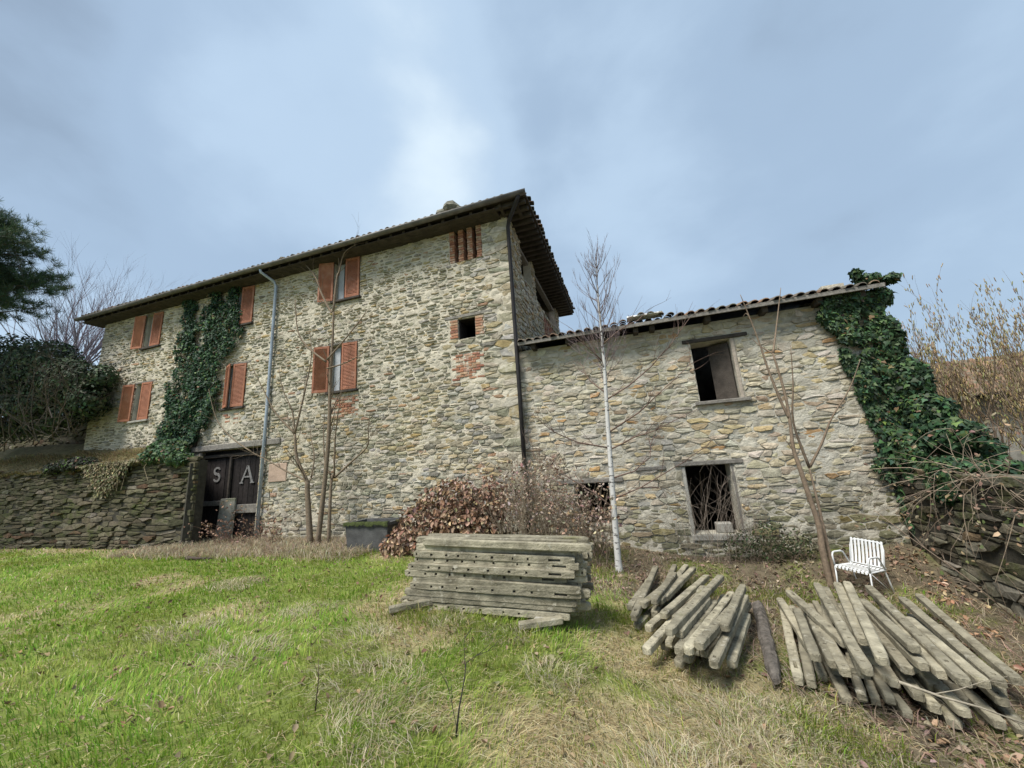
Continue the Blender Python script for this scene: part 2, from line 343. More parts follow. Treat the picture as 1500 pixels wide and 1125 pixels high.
def lay_stones(parent, rect, holes, mapf, matn, pal, seeds, r, gap=0.012, out=(0.008, 0.035), an=1.9, keep=300, colf=None, skip=None, gapf=None, minarea=0.0015):
    cells = voronoi(seeds, rect, an); items = []
    for P in cells:
        if len(P) < 3: continue
        for (a, b, c, d) in holes:
            us = [p[0] for p in P]; vs = [p[1] for p in P]
            if max(us) > a and min(us) < b and max(vs) > c and min(vs) < d:
                best = []
                for (nx, ny, dd) in ((1, 0, a), (-1, 0, -b), (0, 1, c), (0, -1, -d)):
                    Q = clip_half(P, nx, ny, dd)
                    if len(Q) >= 3 and (not best or area(Q) > area(best)): best = Q
                P = best
                if len(P) < 3: break
        if len(P) < 3 or area(P) < minarea: continue
        cu = sum(p[0] for p in P) / len(P); cv = sum(p[1] for p in P) / len(P)
        if skip and skip(cu, cv): continue
        w = max(p[0] for p in P) - min(p[0] for p in P); h = max(p[1] for p in P) - min(p[1] for p in P)
        g = gap * (gapf(cu, cv) if gapf else 1) * r.uniform(0.6, 1.4)
        su = max(0.4, 1 - 2 * g / w); sv = max(0.4, 1 - 2 * g / h)
        P = [(cu + (p[0] - cu) * su, cv + (p[1] - cv) * sv) for p in P]
        Q = []                                    # knock the corners off
        for i in range(len(P)):
            a = P[i]; b = P[(i + 1) % len(P)]; k = r.uniform(0.03, 0.14)
            if math.hypot(b[0] - a[0], b[1] - a[1]) < 0.02: Q.append(((a[0] + b[0]) / 2, (a[1] + b[1]) / 2)); continue
            for q in (k, 1 - k): Q.append((a[0] + (b[0] - a[0]) * q + r.uniform(-.009, .009), a[1] + (b[1] - a[1]) * q + r.uniform(-.007, .007)))
        if len(Q) < 4: continue
        n = len(Q); o = r.uniform(*out); tu, tv = r.uniform(-.10, .10), r.uniform(-.16, .12)
        ins = min(0.011, 0.12 * min(w, h)) * r.uniform(.5, 1.3)
        ring0 = [(p[0], p[1], -0.03) for p in Q]
        k1u, k1v = 1 - 2 * ins / w, 1 - 2 * ins / h
        ring1 = [(cu + (p[0] - cu) * k1u, cv + (p[1] - cv) * k1v, o + tu * (p[0] - cu) + tv * (p[1] - cv) + r.uniform(-.010, .006)) for p in Q]
        c = (cu + r.uniform(-.1, .1) * w, cv + r.uniform(-.1, .1) * h, o + r.uniform(0.0, 0.012))
        V = [mapf(*p) for p in ring0 + ring1 + [c]]
        F = [(i, (i + 1) % n, n + (i + 1) % n, n + i) for i in range(n)] + [(n + i, n + (i + 1) % n, 2 * n) for i in range(n)]
        col = pick(pal, r)
        if colf: col = colf(cu, cv, col, r)
        C = V[-1]; d2 = C[0] ** 2 + C[1] ** 2 + (C[2] - CAMZ) ** 2
        items.append((w * h / d2, V, F, col))
    items.sort(key=lambda t: -t[0])
    for (_, V, F, col) in items[:keep]: mk('stone', V, F, M[matn], parent, [col] * len(V))
    mb = MB()
    for (_, V, F, col) in items[keep:]: mb.add(V, F, col)
    if mb.v:
        o = mb.build('small_stones', M[matn], parent); o['kind'] = 'stuff'
    return items
def slab(name, rect, holes, mapf, th, matn, parent, rough=0.0):
    """a wall with openings: outer faces only, thickness th going inwards (w<0)"""
    u0, u1, v0, v1 = rect
    us = sorted({u0, u1, *[x for h in holes for x in h[:2] if u0 < x < u1]}); vs = sorted({v0, v1, *[x for h in holes for x in h[2:] if v0 < x < v1]})
    def solid(i, j):
        if i < 0 or j < 0 or i >= len(us) - 1 or j >= len(vs) - 1: return False
        cu, cv = (us[i] + us[i + 1]) / 2, (vs[j] + vs[j + 1]) / 2
        return not any(a < cu < b and c < cv < d for a, b, c, d in holes)
    mb = MB()
    for i in range(len(us) - 1):
        for j in range(len(vs) - 1):
            if not solid(i, j): continue
            a, b, c, d = us[i], us[i + 1], vs[j], vs[j + 1]
            def q(pts): mb.add([mapf(*p) for p in pts], [(0, 1, 2, 3)])
            if rough:
                nu = max(1, int((b - a) / .045)); nv = max(1, int((d - c) / .045))
                U, Vv = np.meshgrid(np.linspace(a, b, nu + 1), np.linspace(c, d, nv + 1))
                Wd = ((vnoise(U * 9, Vv * 12, 61, 2) - .5) * .034 + (vnoise(U * 2.2, Vv * 2.2, 63, 2) - .5) * .022) * rough
                g = [mapf(x, y, z) for x, y, z in zip(U.ravel(), Vv.ravel(), Wd.ravel())]; st_ = nu + 1
                mb.add(g, [(y * st_ + x, y * st_ + x + 1, (y + 1) * st_ + x + 1, (y + 1) * st_ + x) for y in range(nv) for x in range(nu)])
            else: q([(a, c, 0), (b, c, 0), (b, d, 0), (a, d, 0)])
            q([(a, c, -th), (a, d, -th), (b, d, -th), (b, c, -th)])
            if not solid(i - 1, j): q([(a, c, 0), (a, d, 0), (a, d, -th), (a, c, -th)])
            if not solid(i + 1, j): q([(b, c, 0), (b, c, -th), (b, d, -th), (b, d, 0)])
            if not solid(i, j - 1): q([(a, c, 0), (a, c, -th), (b, c, -th), (b, c, 0)])
            if not solid(i, j + 1): q([(a, d, 0), (b, d, 0), (b, d, -th), (a, d, -th)])
    return mb.build(name, M[matn], parent)
BR = [(0.34, 0.155, 0.09), (0.38, 0.20, 0.12), (0.30, 0.13, 0.085), (0.41, 0.27, 0.17), (0.36, 0.18, 0.11)]
BRICK_MESH = {}
def brick_at(parent, lo, hi, r, mapf=None):
    mb = MB(); c = r.choice(BR); k = r.uniform(.8, 1.15)
    mb.box(lo, hi, tuple(x * k for x in c), bev=0.006)
    if mapf: mb.v = [mapf(*p) for p in mb.v]
    return mb.build('brick', M['brick'], parent)

# ------------------------------------------------------------------ the farmhouse
FY = 8.6; XL, XR = -19.6, -2.47; WT = 8.32
house = empty('farmhouse', 'tall old stone farmhouse with red louvred shutters and tiled hipped roof', 'house', loc=(0, 0, 0))
fmap = lambda u, v, w: (u, FY - w, v)
DOOR = (-13.42, -10.72, -0.3, 2.72)
WIN = {  # opening u0,u1,v0,v1
    'ul': (-17.02, -16.1, 6.83, 8.15), 'll': (-17.05, -16.15, 4.08, 5.45), 'um': (-8.2, -7.25, 6.94, 8.26), 'lm': (-8.24, -7.27, 4.08, 5.50),
    'ui': (-12.5, -11.55, 6.88, 8.22), 'li': (-12.5, -11.6, 4.05, 5.48)}
SLIT = (-4.21, -3.23, 7.27, 8.36); HOLE = (-4.03, -3.53, 5.01, 5.58)
holesF = [DOOR, *WIN.values(), SLIT, HOLE]
wall = slab('wall', (XL, XR, -0.4, WT), holesF, fmap, 0.5, 'mortar', house, 1.0)
r1 = random.Random(3)
rectF = (XL, XR + 0.018, -0.25, WT)
sd_ = [s for s in seeds_rows((XL, XR - 0.55, -0.3, WT), 0.062, 0.140, 0.12, 0.46, r1, 0.24)]
sd_ += seeds_rows((XR - 0.56, XR, -0.3, WT), 0.17, 0.30, 0.34, 0.62, r1, 0.05)
def skipF(u, v): return (u < -14.2 and v < 2.4)
def gapF(u, v):   # thick pale pointing on the upper left, dry joints low down
    return 0.65 + 1.5 * float(sst(2.6, 4.6, v - 0.12 * (u + 6))) * float(sst(-3.0, -4.6, u))
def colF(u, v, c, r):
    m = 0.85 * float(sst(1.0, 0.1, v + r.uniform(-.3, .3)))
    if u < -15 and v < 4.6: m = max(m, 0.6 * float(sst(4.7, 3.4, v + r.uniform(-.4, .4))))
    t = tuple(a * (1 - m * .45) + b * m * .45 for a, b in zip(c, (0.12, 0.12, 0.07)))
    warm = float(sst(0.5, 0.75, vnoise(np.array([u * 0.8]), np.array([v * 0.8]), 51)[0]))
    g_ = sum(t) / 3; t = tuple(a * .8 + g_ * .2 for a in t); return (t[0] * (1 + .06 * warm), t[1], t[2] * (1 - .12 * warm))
brick_zones = [(-4.27, -3.35, 3.85, 4.62), (-8.15, -7.2, 3.3, 3.98), (-4.3, -4.03, 5.05, 5.6), (-3.53, -3.28, 5.05, 5.6), (-10.33, -9.63, 1.63, 2.16), (-12.5, -11.75, 3.35, 3.95)]
holesS = holesF + brick_zones + [(-13.7, -9.95, 2.72, 2.92), (-4.6, -2.75, 8.36, 8.5)]
lay_stones(wall, rectF, holesS, fmap, 'stone', PAL_MAIN, sd_, r1, gap=0.011, keep=240, colf=colF, skip=skipF, gapf=gapF, out=(-.004, .034), an=2.5)
# side wall facing right, seen above the lower wing
smap = lambda u, v, w: (XR + w, u, v)
holesD = [(9.75, 11.05, 7.15, 8.4), (11.5, 15.2, 7.1, 8.4), (12.4, 15.2, 5.75, 6.95)]
swall = slab('side_wall', (FY + 0.5, 15.9, -0.4, WT), holesD, smap, 0.26, 'mortar', house, 1.0)
r2_ = random.Random(5)
lay_stones(swall, (FY, 15.9, 3.9, WT), holesD, smap, 'stone', PAL_WING, seeds_rows((FY, 15.9, 3.9, WT), 0.06, 0.13, 0.10, 0.38, r2_, 0.24), r2_, an=2.4, gap=0.009, keep=50, out=(0.005, 0.045))
bw = slab('back_wall', (XL, XR, -0.4, WT), [], lambda u, v, w: (u, 15.9 + w, v), 0.4, 'mortar', house)
lw = slab('end_wall', (FY + 0.5, 15.5, -0.4, WT), [], lambda u, v, w: (XL - w, u, v), 0.45, 'mortar', house)
lay_stones(lw, (FY, 15.5, 2.5, WT), [], lambda u, v, w: (XL - w, u, v), 'stone', PAL_MAIN, seeds_rows((FY, 15.5, 2.5, WT), 0.12, 0.2, 0.2, 0.45, r2_), r2_, keep=0)
fl = MB(); fl.box((XL + .45, FY + .5, 6.1), (XR - .45, 15.5, 6.25)); fl.box((XL + .45, FY + .5, 3.1), (XR - .45, 15.5, 3.25)); fl.build('floor', M['interior'], house)
pt = MB(); pt.box((-2.85, FY + .5, 5.5), (-2.8, 15.5, 7.0)); pt.box((-6.0, FY + .5, 6.25), (-5.85, 15.5, WT - .02)); pt.box((-10, FY + 3.5, -.3), (-9.85, 15.5, 6.1)); pt.build('partition', M['interior'], house)
# bricks
for z in (3.9, 3.97, 4.04, 4.11, 4.18, 4.25, 4.32, 4.39, 4.46, 4.53):
    k = int(round((z - 3.9) / .07)); u = -4.25 + (0.12 if k % 2 else 0)
    while u < -3.5:
        if r1.random() < (.7 if k < 3 else .93): brick_at(wall, (u, FY - r1.uniform(.0, .022), z), (u + .215, FY + .03, z + .058), r1)
        u += .235
for k in range(10):
    z = 3.31 + k * .068; u = -8.13 + (0.12 if k % 2 else 0)
    while u < -7.38:
        if r1.random() < .8: brick_at(wall, (u, FY - r1.uniform(.008, .02), z), (u + .215, FY + .03, z + .055), r1)
        u += .24
for k in range(8):
    z = 3.37 + k * .072; u = -12.48 + (0.12 if k % 2 else 0)
    while u < -11.95:
        if r1.random() < .55: brick_at(wall, (u, FY - r1.uniform(.006, .016), z), (u + .215, FY + .03, z + .056), r1)
        u += .24
for k in range(7):
    z = 5.06 + k * .075
    brick_at(wall, (-4.27 + .03 * (k % 2), FY - .02, z), (-4.035, FY + .12, z + .062), r1)
    brick_at(wall, (-3.525, FY - .025, z), (-3.29 - .03 * (k % 2), FY + .12, z + .062), r1)
for px in (-4.21, -3.935, -3.665, -3.39):                       # brick piers of the loft opening
    for k in range(15):
        z = 7.275 + k * .0725; j = r1.uniform(-.006, .006)
        brick_at(wall, (px + j, FY - .01 + j, z), (px + .155 + j, FY + .24, z + .062), r1)
for px in (12.5, 12.83, 13.16, 13.49, 13.82, 14.15, 14.48, 14.81):           # brick screen of the side loggia
    for k in range(15):
        z = 5.77 + k * .077; brick_at(swall, (XR - .2, px, z), (XR + .005, px + .13, z + .066), r1)
# timber lintels and boards
def beam(parent, name, lo, hi, matn, bev=0.012): mb = MB(); mb.box(lo, hi, bev=bev); return mb.build(name, M[matn], parent)
beam(house, 'loft_lintel', (-4.62, FY - .035, 8.365), (-2.78, FY + .2, 8.46), 'old_wood')
beam(house, 'board_lintel', (-4.42, FY - .03, 5.605), (-3.05, FY + .2, 5.69), 'grey_wood')
beam(house, 'door_lintel', (-13.7, FY - .06, 2.725), (-9.95, FY + .3, 2.91), 'grey_wood', .02)
beam(house, 'wall_plate', (-10.32, FY - .035, 1.635), (-9.64, FY + .05, 2.155), 'pink_stone', .01)
mb = MB()
for (a, b, c, d) in ((-4.03, -4.0, 5.01, 5.58), (-3.56, -3.53, 5.01, 5.58)): mb.box((a + .001, FY + .05, c), (b - .001, FY + .52, d))
mb.box((-4.0, FY + .05, 5.012), (-3.56, FY + .52, 5.03)); mb.box((-4.0, FY + .05, 5.56), (-3.56, FY + .52, 5.578)); mb.build('vent_shade_lining', M['dark_wood'], house)  # dark plates added over the pale reveals so the hole looks shaded inside
mbp = MB(); mbp.box((XR - .24, 11.12, 7.1), (XR - .03, 11.43, WT)); mbp.build('loggia_pier', M['plaster'], house)
mbp = MB(); mbp.box((XR - .24, 9.7, 8.14), (XR - .06, 15.3, 8.25), bev=.01); mbp.build('loggia_beam', M['grey_wood'], house)

# windows with shutters
def shutter_mesh(w, h):
    mb = MB(); t = .035; fr = .06
    mb.box((0, 0, 0), (fr, t, h), bev=.004); mb.box((w - fr, 0, 0), (w, t, h), bev=.004)
    for z in (0, h - .075): mb.box((fr, .001, z), (w - fr, t - .001, z + .075), bev=.004)
    n = int((h - .15) / .042)
    for i in range(n):
        z = .08 + i * (h - .16) / n
        V = [(fr, .004, z), (w - fr, .004, z), (w - fr, .029, z + .05), (fr, .029, z + .05), (fr, .010, z - .003), (w - fr, .010, z - .003), (w - fr, .034, z + .047), (fr, .034, z + .047)]
        mb.add(V, [(0, 1, 2, 3), (4, 7, 6, 5), (0, 4, 5, 1), (2, 6, 7, 3)])
    return mb
def window(op, la, ra, kind=0, lw=None):
    u0, u1, v0, v1 = op; h = v1 - v0; w = u1 - u0
    mb = MB(); y = FY + .14; f = .06
    mb.box((u0, y, v0), (u0 + f, y + .06, v1)); mb.box((u1 - f, y, v0), (u1, y + .06, v1)); mb.box((u0 + f, y, v0), (u1 - f, y + .06, v0 + f)); mb.box((u0 + f, y, v1 - f), (u1 - f, y + .06, v1))
    mb.box((u0 + w / 2 - .045, y - .01, v0 + f), (u0 + w / 2 + .045, y + .05, v1 - f))
    for q in (.36, .68): mb.box((u0 + f, y + .012, v0 + h * q - .015), (u1 - f, y + .045, v0 + h * q + .015))
    win = mb.build('window', M['frame_white'], house)
    for a, b in ((u0 + f, u0 + w / 2 - .045), (u0 + w / 2 + .045, u1 - f)):
        g = MB(); g.box((a, y + .025, v0 + f), (b, y + .031, v1 - f)); g.build('pane', M['glass'], win)
    c = MB(); c.box((u0 + f, y - .03, v0 + f), (u0 + w * .27, y - .012, v1 - f)); c.build('curtain_board', M['curtain'], win)
    s = MB(); s.box((u0 - .08, FY - .09, v0 - .07), (u1 + .06, FY + .14, v0 - .003), bev=.01); s.build('sill', M['old_wood' if kind == 0 else 'plaster'], win)
    s = MB(); s.box((u0 - .06, FY - .02, v1 + .003), (u1 + .16, FY + .2, v1 + .075), bev=.008); s.build('lintel', M['grey_wood'], win)
    sw = w / 2 + .01
    for side, ang in ((0, la), (1, ra)):
        if ang is None: continue
        m = shutter_mesh(sw, h - .01); a = R(ang)
        V = []
        for (x, yy, z) in m.v:
            X = x * math.cos(a) - yy * math.sin(a) * -1; Y = -x * math.sin(a) + yy * math.cos(a)
            V.append(((u0 + X) if side == 0 else (u1 - X), FY - .045 + Y, v0 + .005 + z))
        m.v = V; m.build('shutter', M['shutter'], win)
    return win
window(WIN['ul'], 170, 4); window(WIN['ll'], 166, 6, 1); window(WIN['um'], 166, 5); window(WIN['lm'], 168, 5)
window(WIN['ui'], None, 6); window(WIN['li'], 24, 10)

# the big plank door
door = MB(); door.box((-13.4, FY + .22, -.3), (-10.74, FY + .25, 2.7)); door = door.build('door', M['dark_wood'], house)
u = -13.28
while u < -10.8:
    w = rnd.uniform(.19, .27); w = min(w, -10.78 - u)
    p = MB(); p.box((u, FY + .175 + rnd.uniform(0, .012), -.25), (u + w - .012, FY + .218, 2.5 + rnd.uniform(-.01, .01)), bev=.005); p.build('plank', M['dark_wood'], door); u += w
for (a, b, c, d, m_) in ((-13.25, -12.15, 1.02, 1.17, 'grey_wood'), (-12.05, -10.8, .78, 1.03, 'grey_wood'), (-13.3, -10.76, 2.5, 2.6, 'old_wood'), (-12.14, -12.06, .0, 2.5, 'old_wood')):
    p = MB(); p.box((a, FY + .1, c), (b, FY + .17, d), bev=.012); p.build('crossbar', M[m_], door)
p = MB(); p.tube([(-13.36, FY + .05, -.2), (-13.34, FY + .04, 1.2), (-13.37, FY + .05, 2.7)], [.06, .055, .06], 8); p.build('door_post', M['pale_wood'], door)
LY = FY + .168
lt = MB()
for (a, b) in (((-11.62, 1.66), (-11.40, 2.17)), ((-11.17, 1.66), (-11.385, 2.17))):
    d = Vector((b[0] - a[0], 0, b[1] - a[1])); nrm = Vector((d.z, 0, -d.x)).normalized() * (.028 if a[0] < -11.4 else .038)
    A = Vector((a[0], LY, a[1])); B = Vector((b[0], LY, b[1])); th = Vector((0, -.022, 0))
    V = [A - nrm, A + nrm, B + nrm, B - nrm]; V = V + [v + th for v in V]
    lt.add(V, [(0, 1, 2, 3), (4, 7, 6, 5), (0, 4, 5, 1), (1, 5, 6, 2), (2, 6, 7, 3), (3, 7, 4, 0)])
lt.box((-11.52, LY - .02, 1.82), (-11.28, LY + .002, 1.865))
lt.box((-11.69, LY - .021, 1.645), (-11.55, LY + .003, 1.68)); lt.box((-11.25, LY - .021, 1.645), (-11.09, LY + .003, 1.68))
lt.build('letter', M['letter'], door)
ls = MB(); pts = []
for i in range(25):
    t = i / 24.0
    if t < .5: a = R(20) + (t / .5) * R(250); cx, cz, rr = -12.70, 2.085, .10
    else: a = R(90) - ((t - .5) / .5) * R(250); cx, cz, rr = -12.70, 1.875, .11
    pts.append((cx + math.cos(a) * rr * 1.15, cz + math.sin(a) * rr))
V = []; F = []
for i, (x, z) in enumerate(pts):
    q = pts[min(i + 1, 24)]; q0 = pts[max(i - 1, 0)]; d = Vector((q[0] - q0[0], 0, q[1] - q0[1])).normalized(); n_ = Vector((d.z, 0, -d.x)) * (.02 + .018 * math.sin(math.pi * i / 24))
    c = Vector((x, LY, z)); V += [c - n_, c + n_, c + n_ + Vector((0, -.022, 0)), c - n_ + Vector((0, -.022, 0))]
for i in range(24):
    for k in range(4): F.append((i * 4 + k, i * 4 + (k + 1) % 4, i * 4 + 4 + (k + 1) % 4, i * 4 + 4 + k))
F += [(0, 1, 2, 3), (96, 97, 98, 99)]; ls.add(V, F); ls.build('letter', M['letter'], door)

# roof: eave rectangle, hips
EX0, EX1, EY0, EY1, EZ = -20.15, -1.78, 8.06, 16.4, 8.44
def build_roof():
    mid = (EY0 + EY1) / 2; run = mid - EY0; rz = EZ + run * math.tan(R(16))
    A, B, C, D = (EX0, EY0, EZ), (EX1, EY0, EZ), (EX1, EY1, EZ), (EX0, EY1, EZ); P, Q = (EX0 + run, mid, rz), (EX1 - run, mid, rz)
    mb = MB(); mb.add([A, B, C, D, P, Q], [(0, 1, 5, 4), (1, 2, 5), (2, 3, 4, 5), (3, 0, 4)])
    lo = [(x, y, z - .07) for x, y, z in (A, B, C, D, P, Q)]; mb.add(lo, [(4, 5, 1, 0), (5, 2, 1), (5, 4, 3, 2), (4, 0, 3)])
    mb.add([A, B, C, D] + lo[:4], [(0, 4, 5, 1), (1, 5, 6, 2), (2, 6, 7, 3), (3, 7, 4, 0)])
    roof = mb.build('roof', M['roof_back'], house)
    tl = math.tan(R(16)); rr = random.Random(9)
    def half(r0, r1_, p0, p1, side, up_, n=6):
        V = []
        for (p, rad) in ((p0, r0), (p1, r1_)):
            for k in range(n + 1):
                a = math.pi * k / n; V.append(Vector(p) + side * math.cos(a) * rad + up_ * math.sin(a) * rad * .8)
        for k in range(n + 1): V.append(V[k] + (Vector(p0) - Vector(p1)).normalized() * 0 - up_ * .018)
        F = [(k, k + 1, n + 2 + k, n + 1 + k) for k in range(n)] + [(k, 2 * n + 2 + k, 2 * n + 3 + k, k + 1) for k in range(n)]
        return V, F
    rest = MB()
    for (start, step, cnt, din, side) in ((Vector(A), Vector((.203, 0, 0)), 90, Vector((0, 1, 0)), Vector((1, 0, 0))), (Vector(B), Vector((0, .203, 0)), 41, Vector((-1, 0, 0)), Vector((0, 1, 0)))):
        sl = (din + Vector((0, 0, tl))).normalized(); up_ = side.cross(sl)
        if up_.z < 0: up_ = -up_
        for i in range(cnt):
            s = start + step * (i + .5) + up_ * .012; L_ = min((i + .5) * .203, (cnt - i - .5) * .203, run) / math.cos(R(16))
            if L_ < .3: continue
            j = -sl * rr.uniform(.03, .09) + up_ * rr.uniform(-.008, .012); k = rr.uniform(.7, 1.2); c = tuple(x * k for x in rr.choice([(0.15, .115, .085), (.12, .105, .085), (.19, .12, .08), (.11, .10, .075)]))
            V, F = half(.078, .095, s + j, s + j + sl * min(.45, L_), side, up_)
            mk('roof_tile', V, F, M['tile'], roof, [c] * len(V), True)
            n_ = int(L_ / .36)
            for q in range(1, n_):
                V, F = half(.075, .092, s + sl * (q * .36) + up_ * (.004 * (q % 2)), s + sl * (q * .36 + .42) - up_ * .012, side, up_, 4); rest.add(V, F, tuple(x * rr.uniform(.8, 1.2) for x in (.13, .10, .075)))
    o = rest.build('tile_rows', M['tile'], roof, True); o['kind'] = 'stuff'
    # rafters under the side eave, fascia boards, soffit
    for i in range(30):
        y = EY0 + .12 + i * (EY1 - EY0 - .3) / 29; b = MB(); b.box((XR - .2, y, EZ - .185), (EX1 - .05, y + .085, EZ - .075)); b.build('rafter', M['old_wood'], roof)
    for i in range(44):
        x = EX0 + .15 + i * (EX1 - EX0 - .5) / 43; b = MB(); b.box((x, EY0 + .08, EZ - .18), (x + .08, FY + .2, EZ - .075)); b.build('rafter', M['old_wood'], roof)
    st = MB()
    for i in range(6):
        y0 = EY0 + .05 + i * .11; st.box((EX0 + .05, y0, EZ - .195), (EX1 - .85, y0 + .104, EZ - .182))
    st.build('soffit', M['old_wood'], roof)
    gt = MB(); V = []; n = 8; F = []
    for x, dz in ((EX0 - .05, -.03), (-12, .0), (-7, -.015), (EX1 + .03, .02)):
        for k in range(n + 1):
            a = math.pi + math.pi * k / n; V.append((x, EY0 - .055 + math.cos(a) * .088, EZ - .03 + dz + math.sin(a) * .088))
    for i in range(3):
        for k in range(n): F.append((i * 9 + k, i * 9 + k + 1, i * 9 + 10 + k, i * 9 + 9 + k))
    gt.add(V, F); g = gt.build('gutter', M['gutter'], house, True)
    md = g.modifiers.new('s', 'SOLIDIFY'); md.thickness = .006
    r_ = random.Random(2)                   # clump of stones and moss on the eave
    for (x, y, z, s) in ((-3.95, 8.15, 8.66, .21), (-4.2, 8.15, 8.58, .14), (-3.72, 8.2, 8.6, .12), (-9.9, 8.15, 8.58, .09)):
        V = []; F = []
        for a in range(5):
            for b in range(8):
                th = math.pi * a / 4; ph = 2 * math.pi * b / 8; q = s * r_.uniform(.75, 1.15); V.append((x + q * math.sin(th) * math.cos(ph) * 1.3, y + q * math.sin(th) * math.sin(ph), z + q * math.cos(th) * .75))
        for a in range(4):
            for b in range(8): F.append((a * 8 + b, a * 8 + (b + 1) % 8, a * 8 + 8 + (b + 1) % 8, a * 8 + 8 + b))
        mk('roof_stone', V, F, M['dark_stone'], roof, [(.20, .19, .15)] * len(V))
build_roof()
dp = MB(); dp.tube([(-1.95, 8.02, 8.37), (-2.0, 8.05, 8.28), (-2.38, 8.46, 8.02), (-2.43, 8.52, 7.9), (-2.43, 8.53, 4), (-2.44, 8.53, -.3)], .052, 10); dp.build('downpipe', M['dark_pipe'], house, True)
dp = MB(); dp.tube([(-10.66, 8.02, 8.36), (-10.65, 8.06, 8.24), (-10.52, 8.42, 8.06), (-10.5, 8.5, 7.92), (-10.5, 8.51, 4), (-10.52, 8.51, .1)], .047, 10); dp.build('downpipe', M['zinc'], house, True)

# ------------------------------------------------------------------ the lower wing
barn = empty('stone_barn', 'lower stone barn adjoining the farmhouse, with empty windows and sagging tiled eave', 'barn')
BY = 8.72; bmap = lambda u, v, w: (u, BY - w, v); BX1 = 4.72
UW = (1.5, 2.28, 2.72, 4.02); LD = (1.0, 1.84, .06, 1.40); LW = (-1.36, -.6, .25, 1.15)
hB = [UW, LD, LW]
bwall = slab('wall', (XR + .01, BX1, -.6, 4.45), hB, bmap, .45, 'barn_mortar', barn, 1.0)
r3 = random.Random(8)
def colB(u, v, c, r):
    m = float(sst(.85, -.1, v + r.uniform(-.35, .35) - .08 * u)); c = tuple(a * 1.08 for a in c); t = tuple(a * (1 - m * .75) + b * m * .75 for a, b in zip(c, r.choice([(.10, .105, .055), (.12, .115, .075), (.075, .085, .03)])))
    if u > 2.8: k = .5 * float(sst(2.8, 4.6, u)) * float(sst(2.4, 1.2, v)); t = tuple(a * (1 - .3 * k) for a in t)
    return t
sb = seeds_rows((XR, BX1, -.5, 4.42), .065, .165, .13, .54, r3, .22)
lay_stones(bwall, (XR + .03, BX1, -.5, 4.42), hB + [(1.84, 1.91, -.1, 1.4), (.92, 1.0, -.1, 1.4), (1.34, 2.55, 4.02, 4.12), (.8, 2.05, 1.4, 1.5), (-1.75, -.3, 1.15, 1.26), (2.28, 2.36, 2.72, 4.02)], bmap, 'stone', PAL_WING, sb, r3, gap=.008, keep=300, colf=colB, out=(-.008, .026), an=2.5)
slab('end_wall', (BY + .45, 15, -.6, 5.0), [], lambda u, v, w: (BX1 + w, u, v), .4, 'mortar', barn)
slab('back_wall', (XR, BX1, -.6, 6.0), [], lambda u, v, w: (u, 15 + w, v), .4, 'interior', barn)
fb = MB(); fb.box((XR + .1, BY + .45, 2.1), (BX1 - .4, 15, 2.22)); fb.build('floor', M['interior'], barn)
beam(barn, 'lintel', (1.34, BY - .03, 4.025), (2.62, BY + .3, 4.11), 'old_wood')
beam(barn, 'lintel', (.8, BY - .05, 1.405), (2.08, BY + .3, 1.495), 'grey_wood')
beam(barn, 'lintel', (-1.78, BY - .04, 1.155), (-.28, BY + .3, 1.255), 'grey_wood')
beam(barn, 'beam_end', (.0, BY - .05, 1.36), (.62, BY + .1, 1.44), 'grey_wood')
beam(barn, 'sill', (1.4, BY - .1, 2.64), (2.44, BY + .25, 2.715), 'grey_wood')
beam(barn, 'jamb', (2.283, BY - .012, 2.72), (2.355, BY + .2, 4.02), 'pale_wood')
beam(barn, 'jamb', (1.845, BY - .012, -.1), (1.90, BY + .25, 1.4), 'grey_wood')
beam(barn, 'jamb', (.93, BY - .012, -.1), (.997, BY + .25, 1.4), 'plaster')
beam(barn, 'threshold', (.93, BY - .04, -.06), (1.9, BY + .3, .055), 'plaster')
mb = MB(); Mx = Matrix.Translation((2.26, BY + .12, 2.74)) @ Matrix.Rotation(R(148), 4, 'Z'); mb.box((0, 0, 0), (.42, .03, 1.22), M=Mx, bev=.004); mb.build('board_shutter', M['old_wood'], barn)
